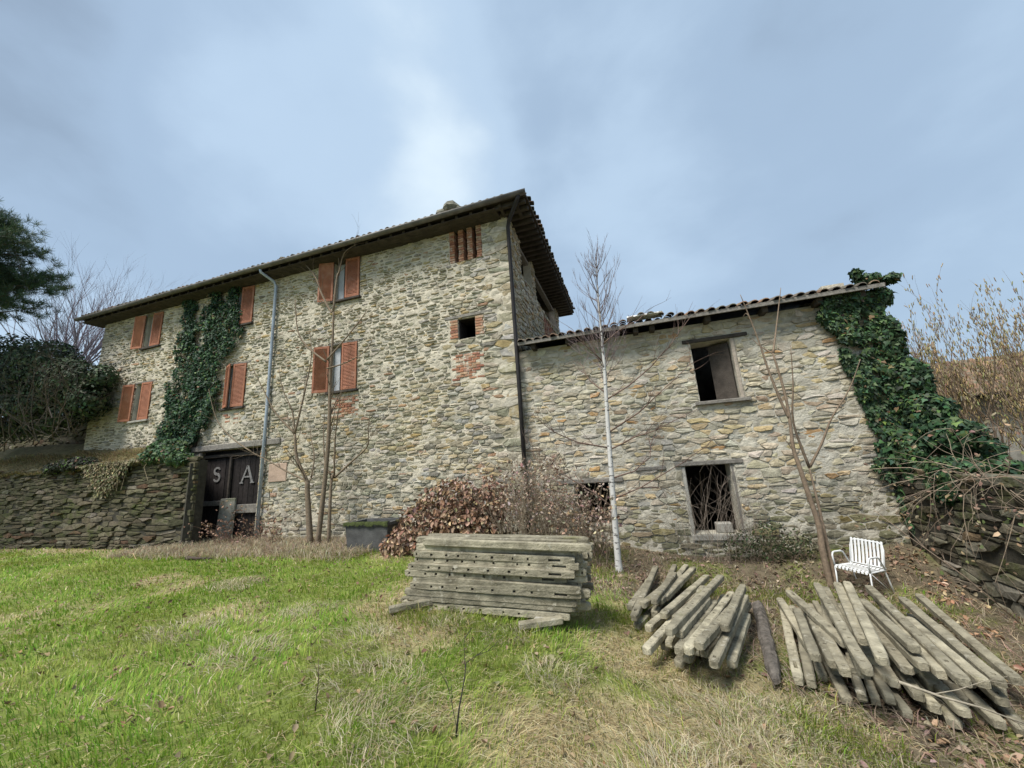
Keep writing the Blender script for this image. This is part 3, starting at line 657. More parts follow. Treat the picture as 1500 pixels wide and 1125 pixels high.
def build_barn_roof():
    tl = math.tan(R(14)); x0, x1, y0, y1 = XR + .12, 4.92, 8.34, 15.3; z0 = 4.52
    mb = MB(); lo = [(x0, y0, z0), (x1, y0, z0), (x1, y1, z0 + (y1 - y0) * tl), (x0, y1, z0 + (y1 - y0) * tl)]; hi = [(x, y, z + .05) for x, y, z in lo]
    mb.add(lo + hi, [(3, 2, 1, 0), (4, 5, 6, 7), (0, 1, 5, 4), (1, 2, 6, 5), (2, 3, 7, 6), (3, 0, 4, 7)]); roof = mb.build('roof', M['old_wood'], barn)
    rr = random.Random(4); rest = MB(); sl = Vector((0, 1, tl)).normalized(); up_ = Vector((0, -sl.z, sl.y)); side = Vector((1, 0, 0)); n = 6
    for i in range(36):
        x = x0 + .1 + i * .2; hump = .14 * math.exp(-((x - .6) / .45) ** 2)
        for q in range(0, 18):
            rad0, rad1 = .075, .093; s = Vector((x, y0 - .05 + rr.uniform(-.03, .03), z0 + .055 + hump * (1 if q < 2 else .5) + rr.uniform(-.006, .01))) + sl * (q * .38); V = []
            for p, rad in ((s, rad0), (s + sl * .44 - up_ * .012, rad1)):
                for k in range(n + 1): a = math.pi * k / n; V.append(p + side * math.cos(a) * rad + up_ * math.sin(a) * rad * .8)
            for k in range(n + 1): V.append(V[k] - up_ * .018)
            F = [(k, k + 1, n + 2 + k, n + 1 + k) for k in range(n)] + [(k, 2 * n + 2 + k, 2 * n + 3 + k, k + 1) for k in range(n)]
            kk = rr.uniform(.75, 1.2); c = tuple(v * kk for v in rr.choice([(.17, .13, .10), (.14, .12, .10), (.22, .14, .095)]))
            if q == 0: mk('roof_tile', V, F, M['tile'], roof, [c] * len(V), True)
            else: rest.add(V, F, c)
    o = rest.build('tile_rows', M['tile'], roof, True); o['kind'] = 'stuff'
    for x in (-2.05, -1.2, -.4, .35, .7, 1.83, 2.9, 3.85, 4.55):
        b = MB(); b.box((x, y0 + .12, z0 - .125), (x + .11, BY + .3, z0 - .005), bev=.01); b.build('rafter', M['old_wood'], roof)
    b = MB(); b.box((x0 + .02, y0 - .01, z0 - .03), (x1 - .02, y0 + .03, z0 + .045)); b.build('fascia', M['grey_wood'], roof)
    b = MB(); b.box((.25, 8.3, z0 + .19), (1.0, 8.62, z0 + .215), M=None); b.v = [(x, y, z + .1 * (1 - abs(x - .62) / .4)) for x, y, z in b.v]; b.build('loose_slab', M['tile'], roof)
build_barn_roof()
blk = MB(); blk.box((1.42, BY + .08, .058), (1.72, BY + .3, .25), bev=.015); tag(blk.build('stone_block', M['plaster']), 'small grey block resting in the lower barn doorway', 'block')

# ------------------------------------------------------------------ retaining wall on the left, garden wall on the right, wall behind the shrub
rw = empty('retaining_wall', 'dark mossy dry-stone retaining wall left of the plank door', 'wall')
RY = 7.62; rmap = lambda u, v, w: (u, RY - w + 0.0 * u, v)
core = slab('core', (-34, -11.84, -.4, 2.38), [], rmap, .25, 'dark_joint', rw)
r4 = random.Random(12)
def topL(u): return 2.5 + .13 * float(sst(-13, -17, u)) + .16 * (float(vnoise(np.array([u * 1.1]), np.array([.5]), 77)[0]) - .5)
lay_stones(rw, (-34, -11.82, -.3, 2.75), [], rmap, 'dark_stone', PAL_DARK, seeds_rows((-34, -11.82, -.3, 2.75), .075, .165, .28, .85, r4, .12), r4, gap=.008, out=(.0, .085), an=3.2, keep=300, skip=lambda u, v: v > topL(u))
ret = MB()
ret_map = lambda u, v, w: (-11.86 - u * .905 + w * .425, RY + .05 + u * .425 + w * .905, v)
slab('end_core', (0, 2.2, -.4, 2.3), [], ret_map, .2, 'dark_joint', rw)
lay_stones(rw, (0, 2.15, -.3, 2.5), [], ret_map, 'dark_stone', PAL_DARK, seeds_rows((0, 2.15, -.3, 2.5), .10, .2, .22, .5, r4, .2), r4, gap=.009, out=(.0, .05), an=2.0, keep=0)
gw = empty('garden_wall', 'low rough stone wall coming forward from the right end of the barn', 'wall')
GX = 4.45; gmap = lambda u, v, w: (GX - w, u, v)
slab('core', (1.5, BY - .03, -.9, 1.05), [], gmap, .4, 'dark_joint', gw)
r5 = random.Random(14)
PAL_G = [((.11, .10, .07), 24), ((.17, .16, .125), 24), ((.22, .21, .17), 18), ((.075, .07, .052), 18), ((.26, .25, .21), 8), ((.15, .115, .07), 6)]
def colG(u, v, c, r): k = .5 * float(sst(.1, .7, v + r.uniform(-.3, .3))); return tuple(a * (1 - k) for a in c)
lay_stones(gw, (1.5, BY - .04, -.9, 1.25), [], gmap, 'dark_stone', PAL_G, seeds_rows((1.5, BY - .04, -.9, 1.25), .09, .21, .16, .52, r5, .22), r5, gap=.008, out=(-.01, .06), an=2.0, keep=200, colf=colG, skip=lambda u, v: v > 1.12 + .2 * (float(vnoise(np.array([u * 1.7]), np.array([.3]), 9)[0]) - .5))
cp = MB(); cp.box((GX - .02, 1.5, 1.0), (GX + .4, BY - .05, 1.10), (.13, .125, .09)); cp.build('coping', M['dark_stone'], gw)
hw = empty('terrace_wall', 'shadowed stone wall behind the evergreen shrub on the terrace', 'wall')
hmap = lambda u, v, w: (u, 10.2 - w, v)
slab('core', (-40, XL - .03, 2.6, 5.2), [], hmap, .4, 'dark_joint', hw)
lay_stones(hw, (-40, XL - .03, 2.8, 5.3), [], hmap, 'dark_stone', PAL_DARK, seeds_rows((-40, XL - .03, 2.8, 5.3), .12, .24, .3, .7, r5, .2), r5, keep=60, out=(0, .07))
#@@PART2
# ------------------------------------------------------------------ scatter helper for leaves, blades, needles
def frames(nrm, tang):
    n = nrm / np.linalg.norm(nrm, axis=1, keepdims=True); t = tang - n * (tang * n).sum(1, keepdims=True)
    t /= np.maximum(np.linalg.norm(t, axis=1, keepdims=True), 1e-6); b = np.cross(n, t); return t, b, n
def scatter(name, tv, tf, cen, nrm, tang, size, cols, matn, parent=None, smooth=False, jit=0.0):
    """template verts tv (k,3) along (tangent, side, normal); tf (m,3|4)"""
    t, b, n = frames(nrm, tang); tv = np.asarray(tv, float); k = len(tv); NN = len(cen); size = np.broadcast_to(np.asarray(size, float).reshape(-1, 1) if np.ndim(size) < 2 else size, (NN, np.ndim(size) < 2 and 1 or 3))
    sz = size if size.shape[1] == 3 else np.repeat(size, 3, 1)
    T = np.repeat(tv[None], NN, 0)
    if jit: T = T + rng.normal(0, jit, T.shape)
    V = cen[:, None, :] + T[..., 0:1] * sz[:, None, 0:1] * t[:, None] + T[..., 1:2] * sz[:, None, 1:2] * b[:, None] + T[..., 2:3] * sz[:, None, 2:3] * n[:, None]
    F = (np.asarray(tf)[None] + (np.arange(NN) * k)[:, None, None]).reshape(-1, np.asarray(tf).shape[1])
    C = np.repeat(np.asarray(cols)[:, None, :], k, 1).reshape(-1, 3)
    return mk_np(name, V.reshape(-1, 3), F, M[matn], parent, C, smooth)
IVY_V = [(0, 0, 0), (-.12, -.34, -.03), (.22, -.52, -.10), (.42, -.26, -.02), (1.0, 0, -.16), (.42, .26, -.02), (.22, .52, -.10), (-.12, .34, -.03), (.4, 0, .05)]
IVY_F = [(8, 0, 1), (8, 1, 2), (8, 2, 3), (8, 3, 4), (8, 4, 5), (8, 5, 6), (8, 6, 7), (8, 7, 0)]
OVAL_V = [(0, 0, 0), (.35, -.26, .06), (.75, -.2, .03), (1, 0, -.12), (.75, .2, .03), (.35, .26, .06), (.5, 0, -.04)]
OVAL_F = [(6, 0, 1), (6, 1, 2), (6, 2, 3), (6, 3, 4), (6, 4, 5), (6, 5, 0)]
CURL_V = [(0, 0, 0), (.3, -.3, .22), (.72, -.24, .25), (1, 0, .1), (.72, .24, .25), (.3, .3, .22), (.5, 0, -.06)]
def vary(n, base, s=.25, hue=.08):
    base = np.asarray(base, float)
    if base.ndim == 2: base = base[rng.integers(0, len(base), n)]
    else: base = np.repeat(base[None], n, 0)
    return np.clip(base * (1 + rng.normal(0, s, (n, 1))) * (1 + rng.normal(0, hue, (n, 3))), .004, .9)
def inpoly(P, u, v):
    ins = np.zeros(len(u), bool); j = len(P) - 1
    for i in range(len(P)):
        (xi, yi), (xj, yj) = P[i], P[j]
        c = ((yi > v) != (yj > v)) & (u < (xj - xi) * (v - yi) / (yj - yi + 1e-12) + xi); ins ^= c; j = i
    return ins

# ------------------------------------------------------------------ ivy
def ivy_leaves(name, label, pts, nrm, size, base, single=0, stems=None, cat='ivy'):
    """pts (n,3): leaf bases, nrm: outward"""
    root = empty(name, label, cat)
    nrm = nrm / np.linalg.norm(nrm, axis=1, keepdims=True); n = len(pts); nr = nrm + rng.normal(0, .5, (n, 3)); tang = np.tile([0, 0, -1.0], (n, 1)) + rng.normal(0, .55, (n, 3))
    sz = size * rng.uniform(.45, 1.25, n); cols = vary(n, base, .34, .10); dead = rng.random(n) < .03; cols[dead] = vary(dead.sum(), (.17, .11, .06), .25)
    new = rng.random(n) < .07; cols[new] = vary(new.sum(), (.10, .16, .045), .2)
    if single:
        d = np.linalg.norm(pts - np.array([0, 0, CAMZ]), axis=1) / sz; front = np.argsort(d)[:single]
        # spread them over the front surface: the single leaves stand a little proud
        t, b, nn = frames(nr, tang)
        tm = []
        for k in range(3):
            me = bpy.data.meshes.new('leaf'); me.from_pydata([tuple(np.array(v) * (1, 1 + .15 * k, 1 + .4 * k)) for v in IVY_V], [], IVY_F)
            setcol(me, np.tile([(.03, .075, .03), (.045, .095, .035), (.026, .06, .028)][k], (len(IVY_V), 1))); me.materials.append(M['leaf']); tm.append(me)
        for q, i in enumerate(front):
            o = link(bpy.data.objects.new('leaf', tm[q % 3]), root); s = sz[i]; p = pts[i] + nrm[i] / np.linalg.norm(nrm[i]) * .02
            o.matrix_world = Matrix(((t[i, 0] * s, b[i, 0] * s, nn[i, 0] * s, p[0]), (t[i, 1] * s, b[i, 1] * s, nn[i, 1] * s, p[1]), (t[i, 2] * s, b[i, 2] * s, nn[i, 2] * s, p[2]), (0, 0, 0, 1)))
        keep = np.ones(n, bool); keep[front] = False; pts, nr, tang, sz, cols = pts[keep], nr[keep], tang[keep], sz[keep], cols[keep]
    o = scatter('foliage', IVY_V, IVY_F, pts, nr, tang, sz, cols, 'leaf', root); o['kind'] = 'stuff'
    if stems:
        mb = MB()
        for s in stems: mb.tube(s, [.022] + [.012] * (len(s) - 1), 5, (.07, .055, .04))
        mb.build('stem', M['bark'], root, True)
    return root
def wall_pts(poly, n, y, depth, edge=.12, seed=1):
    us = [p[0] for p in poly]; vs = [p[1] for p in poly]
    u = rng.uniform(min(us) - .1, max(us) + .1, n); v = rng.uniform(min(vs) - .1, max(vs) + .1, n)
    ju = u + (vnoise(u * 2.5, v * 2.5, seed) - .5) * edge * 4; jv = v + (vnoise(u * 2.5, v * 2.5, seed + 9) - .5) * edge * 4
    m = inpoly(poly, ju, jv) & (vnoise(u * 3.5, v * 3.5, seed + 4) > .33) & (vnoise(u * 1.1, v * 1.1, seed + 14) + .25 * rng.random(len(u)) > .36); u, v = u[m], v[m]
    w = .03 + depth * vnoise(u * 2.2, v * 2.2, seed + 5) * rng.random(len(u)) ** .5
    return np.stack([u, y - w, v], 1), np.tile([0, -1.0, .25], (len(u), 1))
def shell_pts(ell, n):
    """points on the upper, outer shells of a set of ellipsoids"""
    P = []; Nn = []; w = np.array([e[3] * e[4] + e[4] * e[5] + e[3] * e[5] for e in ell]); w = w / w.sum()
    for e, k in zip(ell, (w * n).astype(int)):
        d = rng.normal(0, 1, (k, 3)); d /= np.linalg.norm(d, axis=1, keepdims=True); r = np.array(e[3:6])
        q = rng.random(k)[:, None] ** .25; lump = .82 + .36 * vnoise(d[:, 0] * 3 + e[0] * 7, d[:, 2] * 3 + d[:, 1] * 2, 19)[:, None]
        P.append(np.array(e[:3]) + d * r * q * lump); Nn.append(d / r)
    return np.concatenate(P), np.concatenate(Nn)
polyL1 = [(-14.9, 8.3), (-14.35, 8.28), (-14.1, 7.3), (-13.75, 7.7), (-13.5, 8.3), (-13.1, 8.3), (-12.95, 7.4), (-12.75, 8.2), (-12.1, 8.25), (-12.1, 6.85), (-11.7, 6.75), (-12.0, 6.2), (-12.65, 5.3), (-12.6, 4.0), (-13.2, 3.3), (-13.6, 2.85), (-14.9, 2.85), (-15.2, 3.6), (-15.1, 5.2), (-14.9, 6.4)]
p, n_ = wall_pts(polyL1, 25000, FY, .34, .12, 3)
ivy_leaves('ivy', 'dark green ivy climbing the farmhouse wall between the left windows', p, n_, .088, [(.028, .062, .03), (.036, .078, .034), (.022, .05, .026)], 0,
           [[(-14.2, FY - .06, 2.7), (-14.3, FY - .06, 4.6), (-14.0, FY - .06, 6.6), (-13.9, FY - .06, 8.0)], [(-13.6, FY - .06, 2.9), (-13.4, FY - .06, 5), (-13.2, FY - .06, 8.2)], [(-13.5, FY - .06, 2.9), (-12.9, FY - .06, 5.5), (-12.3, FY - .06, 6.7)]])
polyR = [(3.95, 4.42), (4.85, 4.5), (4.95, 3.6), (5.0, 2.9), (5.05, 2.4), (4.85, 1.1), (4.5, .1), (4.25, .95), (4.3, 2.0), (4.12, 2.7), (4.05, 3.5), (3.8, 4.1)]
pa, na = wall_pts(polyR, 27000, BY, .36, .12, 13)
pb, nb = shell_pts([(4.95, 8.75, 4.4, .22, .28, .22), (4.9, 8.8, 3.5, .26, .4, .6), (4.98, 8.7, 2.7, .32, .45, .5), (5.0, 8.45, 2.1, .36, .4, .36), (5.0, 8.15, 1.68, .42, .5, .30), (5.3, 8.25, 1.42, .36, .4, .22), (4.75, 7.75, 1.2, .3, .45, .15), (5.15, 7.7, 1.17, .28, .4, .12), (4.55, 8.3, 1.35, .22, .3, .5), (4.42, 7.6, .95, .08, .3, .3), (4.75, 8.5, 4.72, .2, .2, .12), (5.15, 8.6, 4.72, .13, .2, .09), (4.55, 8.4, 4.85, .08, .1, .12)], 20000)
p = np.concatenate([pa, pb]); n_ = np.concatenate([na, nb + np.array([0, -.5, .3])])
ivy_leaves('ivy', 'thick green ivy covering the right end of the barn and garden wall', p, n_, .094, [(.034, .068, .032), (.046, .088, .036), (.026, .052, .028), (.06, .09, .04)], 300,
           [[(4.4, BY - .08, -.2), (4.45, BY - .1, 1.5), (4.5, BY - .1, 4.2)], [(4.5, BY - .1, 0), (4.7, BY - .1, 2.4), (4.8, BY - .1, 4.4)]])
# sprigs standing above the roof corner
pb, nb = shell_pts([(-13.6, 7.75, 2.62, 1.0, .35, .30), (-12.6, 7.6, 2.45, .5, .3, .2), (-14.2, 8.2, 2.9, .8, .4, .3)], 4200)
ivy_leaves('ivy', 'mound of ivy on top of the retaining wall beside the plank door', pb, nb + np.array([0, -.4, .6]), .10, [(.034, .07, .03), (.05, .09, .035)], 0)
pb, nb = shell_pts([(-17.6, 7.62, 2.62, 1.1, .35, .24), (-18.6, 7.6, 2.55, .5, .3, .2)], 4200)
ivy_leaves('ivy', 'dark creeper hump draped over the middle of the retaining wall', pb, nb + np.array([0, -.4, .6]), .08, [(.030, .036, .022), (.045, .048, .03), (.022, .026, .016)], 0)

# ------------------------------------------------------------------ trees
def grow(mb, p, d, L, r, depth, spread, r_, col, upb=.15, nseg=4, kids=(3, 5), lmul=.62, tips=None, n=5, wig=.12):
    pts = [Vector(p)]; d = Vector(d).normalized(); rad = [r]
    for i in range(nseg):
        d = (d + Vector((r_.gauss(0, wig), r_.gauss(0, wig), r_.gauss(0, wig) + upb * .25))).normalized(); pts.append(pts[-1] + d * (L / nseg)); rad.append(r * (1 - .72 * (i + 1) / nseg))
    mb.tube(pts, rad, n if r > .012 else 3, col, cap=False)
    if depth <= 0:
        if tips is not None: tips.append((pts[-1], d, pts))
        return
    for k in range(r_.randint(*kids)):
        t = r_.uniform(.25, 1.0); i = min(int(t * nseg), nseg - 1); q = pts[i].lerp(pts[i + 1], t * nseg - i)
        ax = d.orthogonal().normalized(); ax.rotate(Matrix.Rotation(r_.uniform(0, 6.28), 3, d)); nd = (d * math.cos(spread) + ax * math.sin(spread) + Vector((0, 0, upb))).normalized()
        grow(mb, q, nd, L * lmul * r_.uniform(.7, 1.15), max(rad[i] * .55, .0032), depth - 1, spread * r_.uniform(.8, 1.15), r_, col, upb, max(3, nseg - 1), kids, lmul, tips, n, wig)
def traced(name, label, LL, r0s, col, r_, cat='tree', twigs=1, twl=.55, ty=.35, spread=.6, up_=.25):
    root = empty(name, label, cat, loc=(0, 0, 0)); tr = MB(); br = MB(); prev = []
    for k, (L, r0) in enumerate(zip(LL, r0s)):
        # keep the drawn outline but let the limbs wander in depth
        y0 = None; pts = []
        for (q, pq) in prev:
            if abs(q[0] - L[0][0]) < .12 and abs(q[2] - L[0][2]) < .12: y0 = pq.y
        y = L[0][1] if y0 is None else y0; dy = r_.uniform(-ty, ty)
        for i, q in enumerate(L): pts.append(Vector((q[0] + r_.uniform(-.01, .01), y + dy * i / max(1, len(L) - 1) * (0 if (k == 0) else 1), q[2])))
        fine = []                                        # resample so that bends are soft
        for i in range(len(pts) - 1):
            a, b = pts[i], pts[i + 1]; pa_ = pts[max(i - 1, 0)]; pb_ = pts[min(i + 2, len(pts) - 1)]
            for s in (0, .25, .5, .75):
                fine.append(.5 * ((2 * a) + (b - pa_) * s + (2 * pa_ - 5 * a + 4 * b - pb_) * s * s + (-pa_ + 3 * a - 3 * b + pb_) * s ** 3))
        fine.append(pts[-1]); m = len(fine); end = .35 if r0 > .03 else .22
        rad = [r0 * (1 - (1 - end) * i / (m - 1)) * r_.uniform(.95, 1.05) for i in range(m)]
        stem = L[0][2] < .1; br = MB(); br.tube(fine, rad, 9 if r0 > .03 else 6, col)
        prev += [((q.x, q.y, q.z), q) for q in fine]
        for j in range(int(twigs * m / 4)):
            i = r_.randrange(m // 3, m); d = (fine[min(i + 1, m - 1)] - fine[max(i - 1, 0)]).normalized(); ax = d.orthogonal().normalized(); ax.rotate(Matrix.Rotation(r_.uniform(0, 6.28), 3, d))
            grow(br, fine[i], d * math.cos(spread) + ax * math.sin(spread) + Vector((0, 0, up_)), twl * r_.uniform(.5, 1.2), max(.0035, rad[i] * .4), 1, .5, r_, col, up_, 3, (1, 2), .6)
        br.build('trunk' if stem else 'branch', M['bark'], root, True)
    return root
SAPA = [[(-7.95,7.90,-.05),(-8.14,7.90,1.32),(-8.18,7.90,1.60),(-8.55,7.90,2.23),(-8.67,7.90,2.88)],[(-8.67,7.90,2.88),(-9.33,7.90,3.49),(-9.71,7.90,4.11),(-10.22,7.90,4.93)],[(-8.67,7.90,2.88),(-8.76,7.90,3.49),(-9.11,7.90,4.15),(-9.27,7.90,4.79)],[(-8.67,7.90,2.88),(-8.52,7.90,3.71),(-8.43,7.90,4.24),(-8.35,7.90,5.06),(-8.50,7.90,5.91)],
 [(-7.74,7.90,-.05),(-7.63,7.90,1.57),(-7.61,7.90,2.88),(-7.67,7.90,4.37),(-7.68,7.90,5.56),(-7.74,7.90,6.33)],[(-7.74,7.90,6.33),(-7.75,7.90,7.46),(-7.77,7.90,7.77),(-7.94,7.90,8.60)],[(-7.74,7.90,6.33),(-7.89,7.90,6.42),(-8.30,7.90,7.08),(-8.60,7.90,7.68),(-9.06,7.90,8.24)],[(-7.76,7.90,7.57),(-7.47,7.90,8.16),(-6.91,7.90,8.24)],[(-7.69,7.90,4.82),(-7.25,7.90,5.32),(-6.77,7.90,5.93),(-6.65,7.90,6.23)],[(-7.71,7.90,4.77),(-8.39,7.90,5.29),(-8.87,7.90,5.87),(-9.11,7.90,6.95)],[(-7.68,7.90,4.57),(-6.98,7.90,4.66),(-6.33,7.90,4.94),(-6.12,7.90,5.48)],
 [(-7.40,7.90,-.05),(-7.46,7.90,1.56),(-7.44,7.90,1.68)],[(-7.44,7.90,1.64),(-7.80,7.90,1.96),(-7.95,7.90,2.82),(-8.00,7.90,3.41)],[(-7.44,7.90,1.64),(-6.88,7.90,2.02),(-6.39,7.90,2.36),(-6.34,7.90,2.77),(-6.27,7.90,3.23)],[(-7.44,7.90,1.68),(-7.40,7.90,2.63),(-7.26,7.90,3.33),(-7.13,7.90,3.91)],[(-8.18,7.90,1.60),(-8.87,7.90,1.90),(-9.63,7.90,2.27),(-10.11,7.90,2.49)],[(-10.11,7.90,2.49),(-11.01,7.90,2.99),(-11.70,7.90,3.61),(-12.19,7.90,4.55)],[(-8.05,7.90,1.68),(-8.02,7.90,2.20),(-8.24,7.90,2.75),(-8.36,7.90,3.13)]]
traced('bare_sapling', 'bare many-stemmed young tree growing in front of the farmhouse wall', SAPA, [.078,.03,.024,.03,.066,.032,.04,.02,.028,.032,.022,.05,.028,.03,.026,.028,.022,.02], (.19,.145,.10), random.Random(21), twigs=1.9, twl=.75)
SAPB = [[(2.77,7.75,-.8),(2.76,7.75,-.07),(2.77,7.75,.35),(2.74,7.75,.85),(2.70,7.75,1.30),(2.66,7.75,1.65),(2.71,7.75,2.15),(2.71,7.75,2.68),(2.68,7.75,3.36)],[(2.68,7.75,3.36),(2.85,7.75,3.82),(3.15,7.75,4.70)],[(2.68,7.75,3.36),(2.55,7.75,3.54),(2.48,7.75,3.75)],[(2.71,7.75,2.15),(2.63,7.75,2.47),(2.53,7.75,3.12),(2.47,7.75,3.58),(2.41,7.75,4.08),(2.33,7.75,4.55)],[(2.41,7.75,4.08),(2.37,7.75,4.19),(2.32,7.75,4.13)],
 [(2.83,7.75,-.8),(2.88,7.75,.05),(2.92,7.75,.70),(2.96,7.75,1.28)],[(2.96,7.75,1.28),(2.85,7.75,2.08),(2.94,7.75,2.77),(3.02,7.75,3.49)],[(2.96,7.75,1.28),(3.19,7.75,1.67),(3.43,7.75,2.11),(3.76,7.75,2.58),(4.00,7.75,3.08)]]
traced('bare_sapling', 'thin bare sapling with two stems beside the white chair', SAPB, [.05,.022,.018,.026,.012,.035,.024,.024], (.20,.15,.105), random.Random(22), twigs=.18, twl=.35)
BIR = [[(-0.49,7.20,-.45),(-0.47,7.20,.26),(-0.43,7.20,1.20),(-0.38,7.20,2.31),(-0.31,7.20,3.50),(-0.29,7.20,4.20),(-0.27,7.20,4.92),(-0.22,7.20,5.65)]]
BIRB = [[(-0.41,7.20,1.86),(-0.94,7.20,2.00),(-1.34,7.20,2.20),(-1.67,7.20,2.55)],[(-0.34,7.20,2.15),(0.19,7.20,2.44),(0.53,7.20,2.67),(1.09,7.20,3.11)],[(-0.34,7.20,2.76),(0.08,7.20,2.97),(0.55,7.20,3.29),(0.84,7.20,3.56),(1.29,7.20,4.06)],[(-0.36,7.20,2.90),(-0.64,7.20,3.20),(-0.76,7.20,3.56)],[(-0.41,7.20,1.32),(-0.01,7.20,1.41),(0.28,7.20,1.64),(0.34,7.20,1.87)],[(-0.44,7.20,.78),(-0.77,7.20,1.09),(-1.12,7.20,1.35),(-1.74,7.20,1.77)],[(-0.43,7.20,.96),(0.07,7.20,1.11),(0.80,7.20,1.48),(1.33,7.20,1.79)],[(-0.40,7.20,1.81),(0.07,7.20,2.02),(0.44,7.20,2.11),(1.16,7.20,2.40)],[(-0.33,7.20,3.50),(-0.60,7.20,3.82),(-0.81,7.20,4.14)],[(-0.31,7.20,3.84),(0.03,7.20,4.14),(0.43,7.20,4.34),(0.65,7.20,4.58)]]
def birch():
    root = empty('birch_tree', 'slender white-barked birch standing in front of the barn', 'tree'); r_ = random.Random(31); tr = MB(); br = MB()
    P = [Vector(q) for q in BIR[0]]; fine = []
    for i in range(len(P) - 1):
        for s in range(8): fine.append(P[i].lerp(P[i + 1], s / 8))
    fine.append(P[-1]); m = len(fine)
    rad = [max(.006, .062 * (1 - i / (m - 1)) ** .85 + (.03 * max(0, 1 - i / 4))) for i in range(m)]; tr.tube(fine, rad, 10, (.52, .51, .48)); t = tr.build('trunk', M['birch'], root, True)
    for L in BIRB:
        dy = r_.uniform(-.6, .6); pts = []
        for i in range(len(L) - 1):
            for s in (0, .5): a, b = Vector(L[i]), Vector(L[i + 1]); q = a.lerp(b, s); f = (i + s) / (len(L) - 1); q.y += dy * f; q.x += r_.uniform(-.012, .012); q.z += r_.uniform(-.012, .012); pts.append(q)
        q = Vector(L[-1]); q.y += dy; pts.append(q); mm = len(pts); br.tube(pts, [.016 * (1 - .7 * i / (mm - 1)) for i in range(mm)], 5, (.17, .115, .09))
        for j in range(mm + 2):
            i = r_.randrange(1, mm); d = (pts[i] - pts[i - 1]).normalized(); ax = d.orthogonal().normalized(); ax.rotate(Matrix.Rotation(r_.uniform(0, 6.28), 3, d))
            grow(br, pts[i], d * .8 + ax * .5 + Vector((0, 0, .2)), r_.uniform(.25, .65), .006, 1, .5, r_, (.16, .11, .09), .2, 3, (1, 3), .6, n=3)
    for k in range(60):                                  # steep fine crown
        f = r_.uniform(.50, .985); i = int(f * (m - 1)); a = r_.uniform(0, 6.28); s = r_.uniform(.55, 1.3); d = Vector((math.cos(a) * s, math.sin(a) * s, 1))
        grow(br, fine[i], d, (1.2 - f * .8) * r_.uniform(.85, 1.55), .0105 * (1.2 - f * .5), 2, .36, r_, (.20, .155, .15), .33, 5, (2, 4), .5, n=3, wig=.07)
    br.build('branches', M['bark'], root, True)
def birch_mat():
    m = mat('birch', attr=True, rough=0.7, var=.12, vscale=6, bump=.1); t = m.node_tree; L = t.links.new; p = [n for n in t.nodes if n.type == 'BSDF_PRINCIPLED'][0]
    src = p.inputs['Base Color'].links[0].from_socket; geo = [n for n in t.nodes if n.type == 'NEW_GEOMETRY'][0]
    mp = N(t, 'ShaderNodeMapping'); mp.inputs['Scale'].default_value = (9, 9, 26); L(geo.outputs['Position'], mp.inputs[0])
    nz = N(t, 'ShaderNodeTexNoise'); nz.inputs['Scale'].default_value = 1; nz.inputs['Detail'].default_value = 2; L(mp.outputs[0], nz.inputs[0])
    mr = N(t, 'ShaderNodeMapRange'); L(nz.outputs[0], mr.inputs[0]); mr.inputs[1].default_value = .60; mr.inputs[2].default_value = .66
    mm = N(t, 'ShaderNodeMix', data_type='RGBA'); L(mr.outputs[0], mm.inputs['Factor']); L(src, mm.inputs['A']); mm.inputs['B'].default_value = (.05, .045, .042, 1); L(mm.outputs['Result'], p.inputs['Base Color']); return m
M['birch'] = birch_mat(); birch()

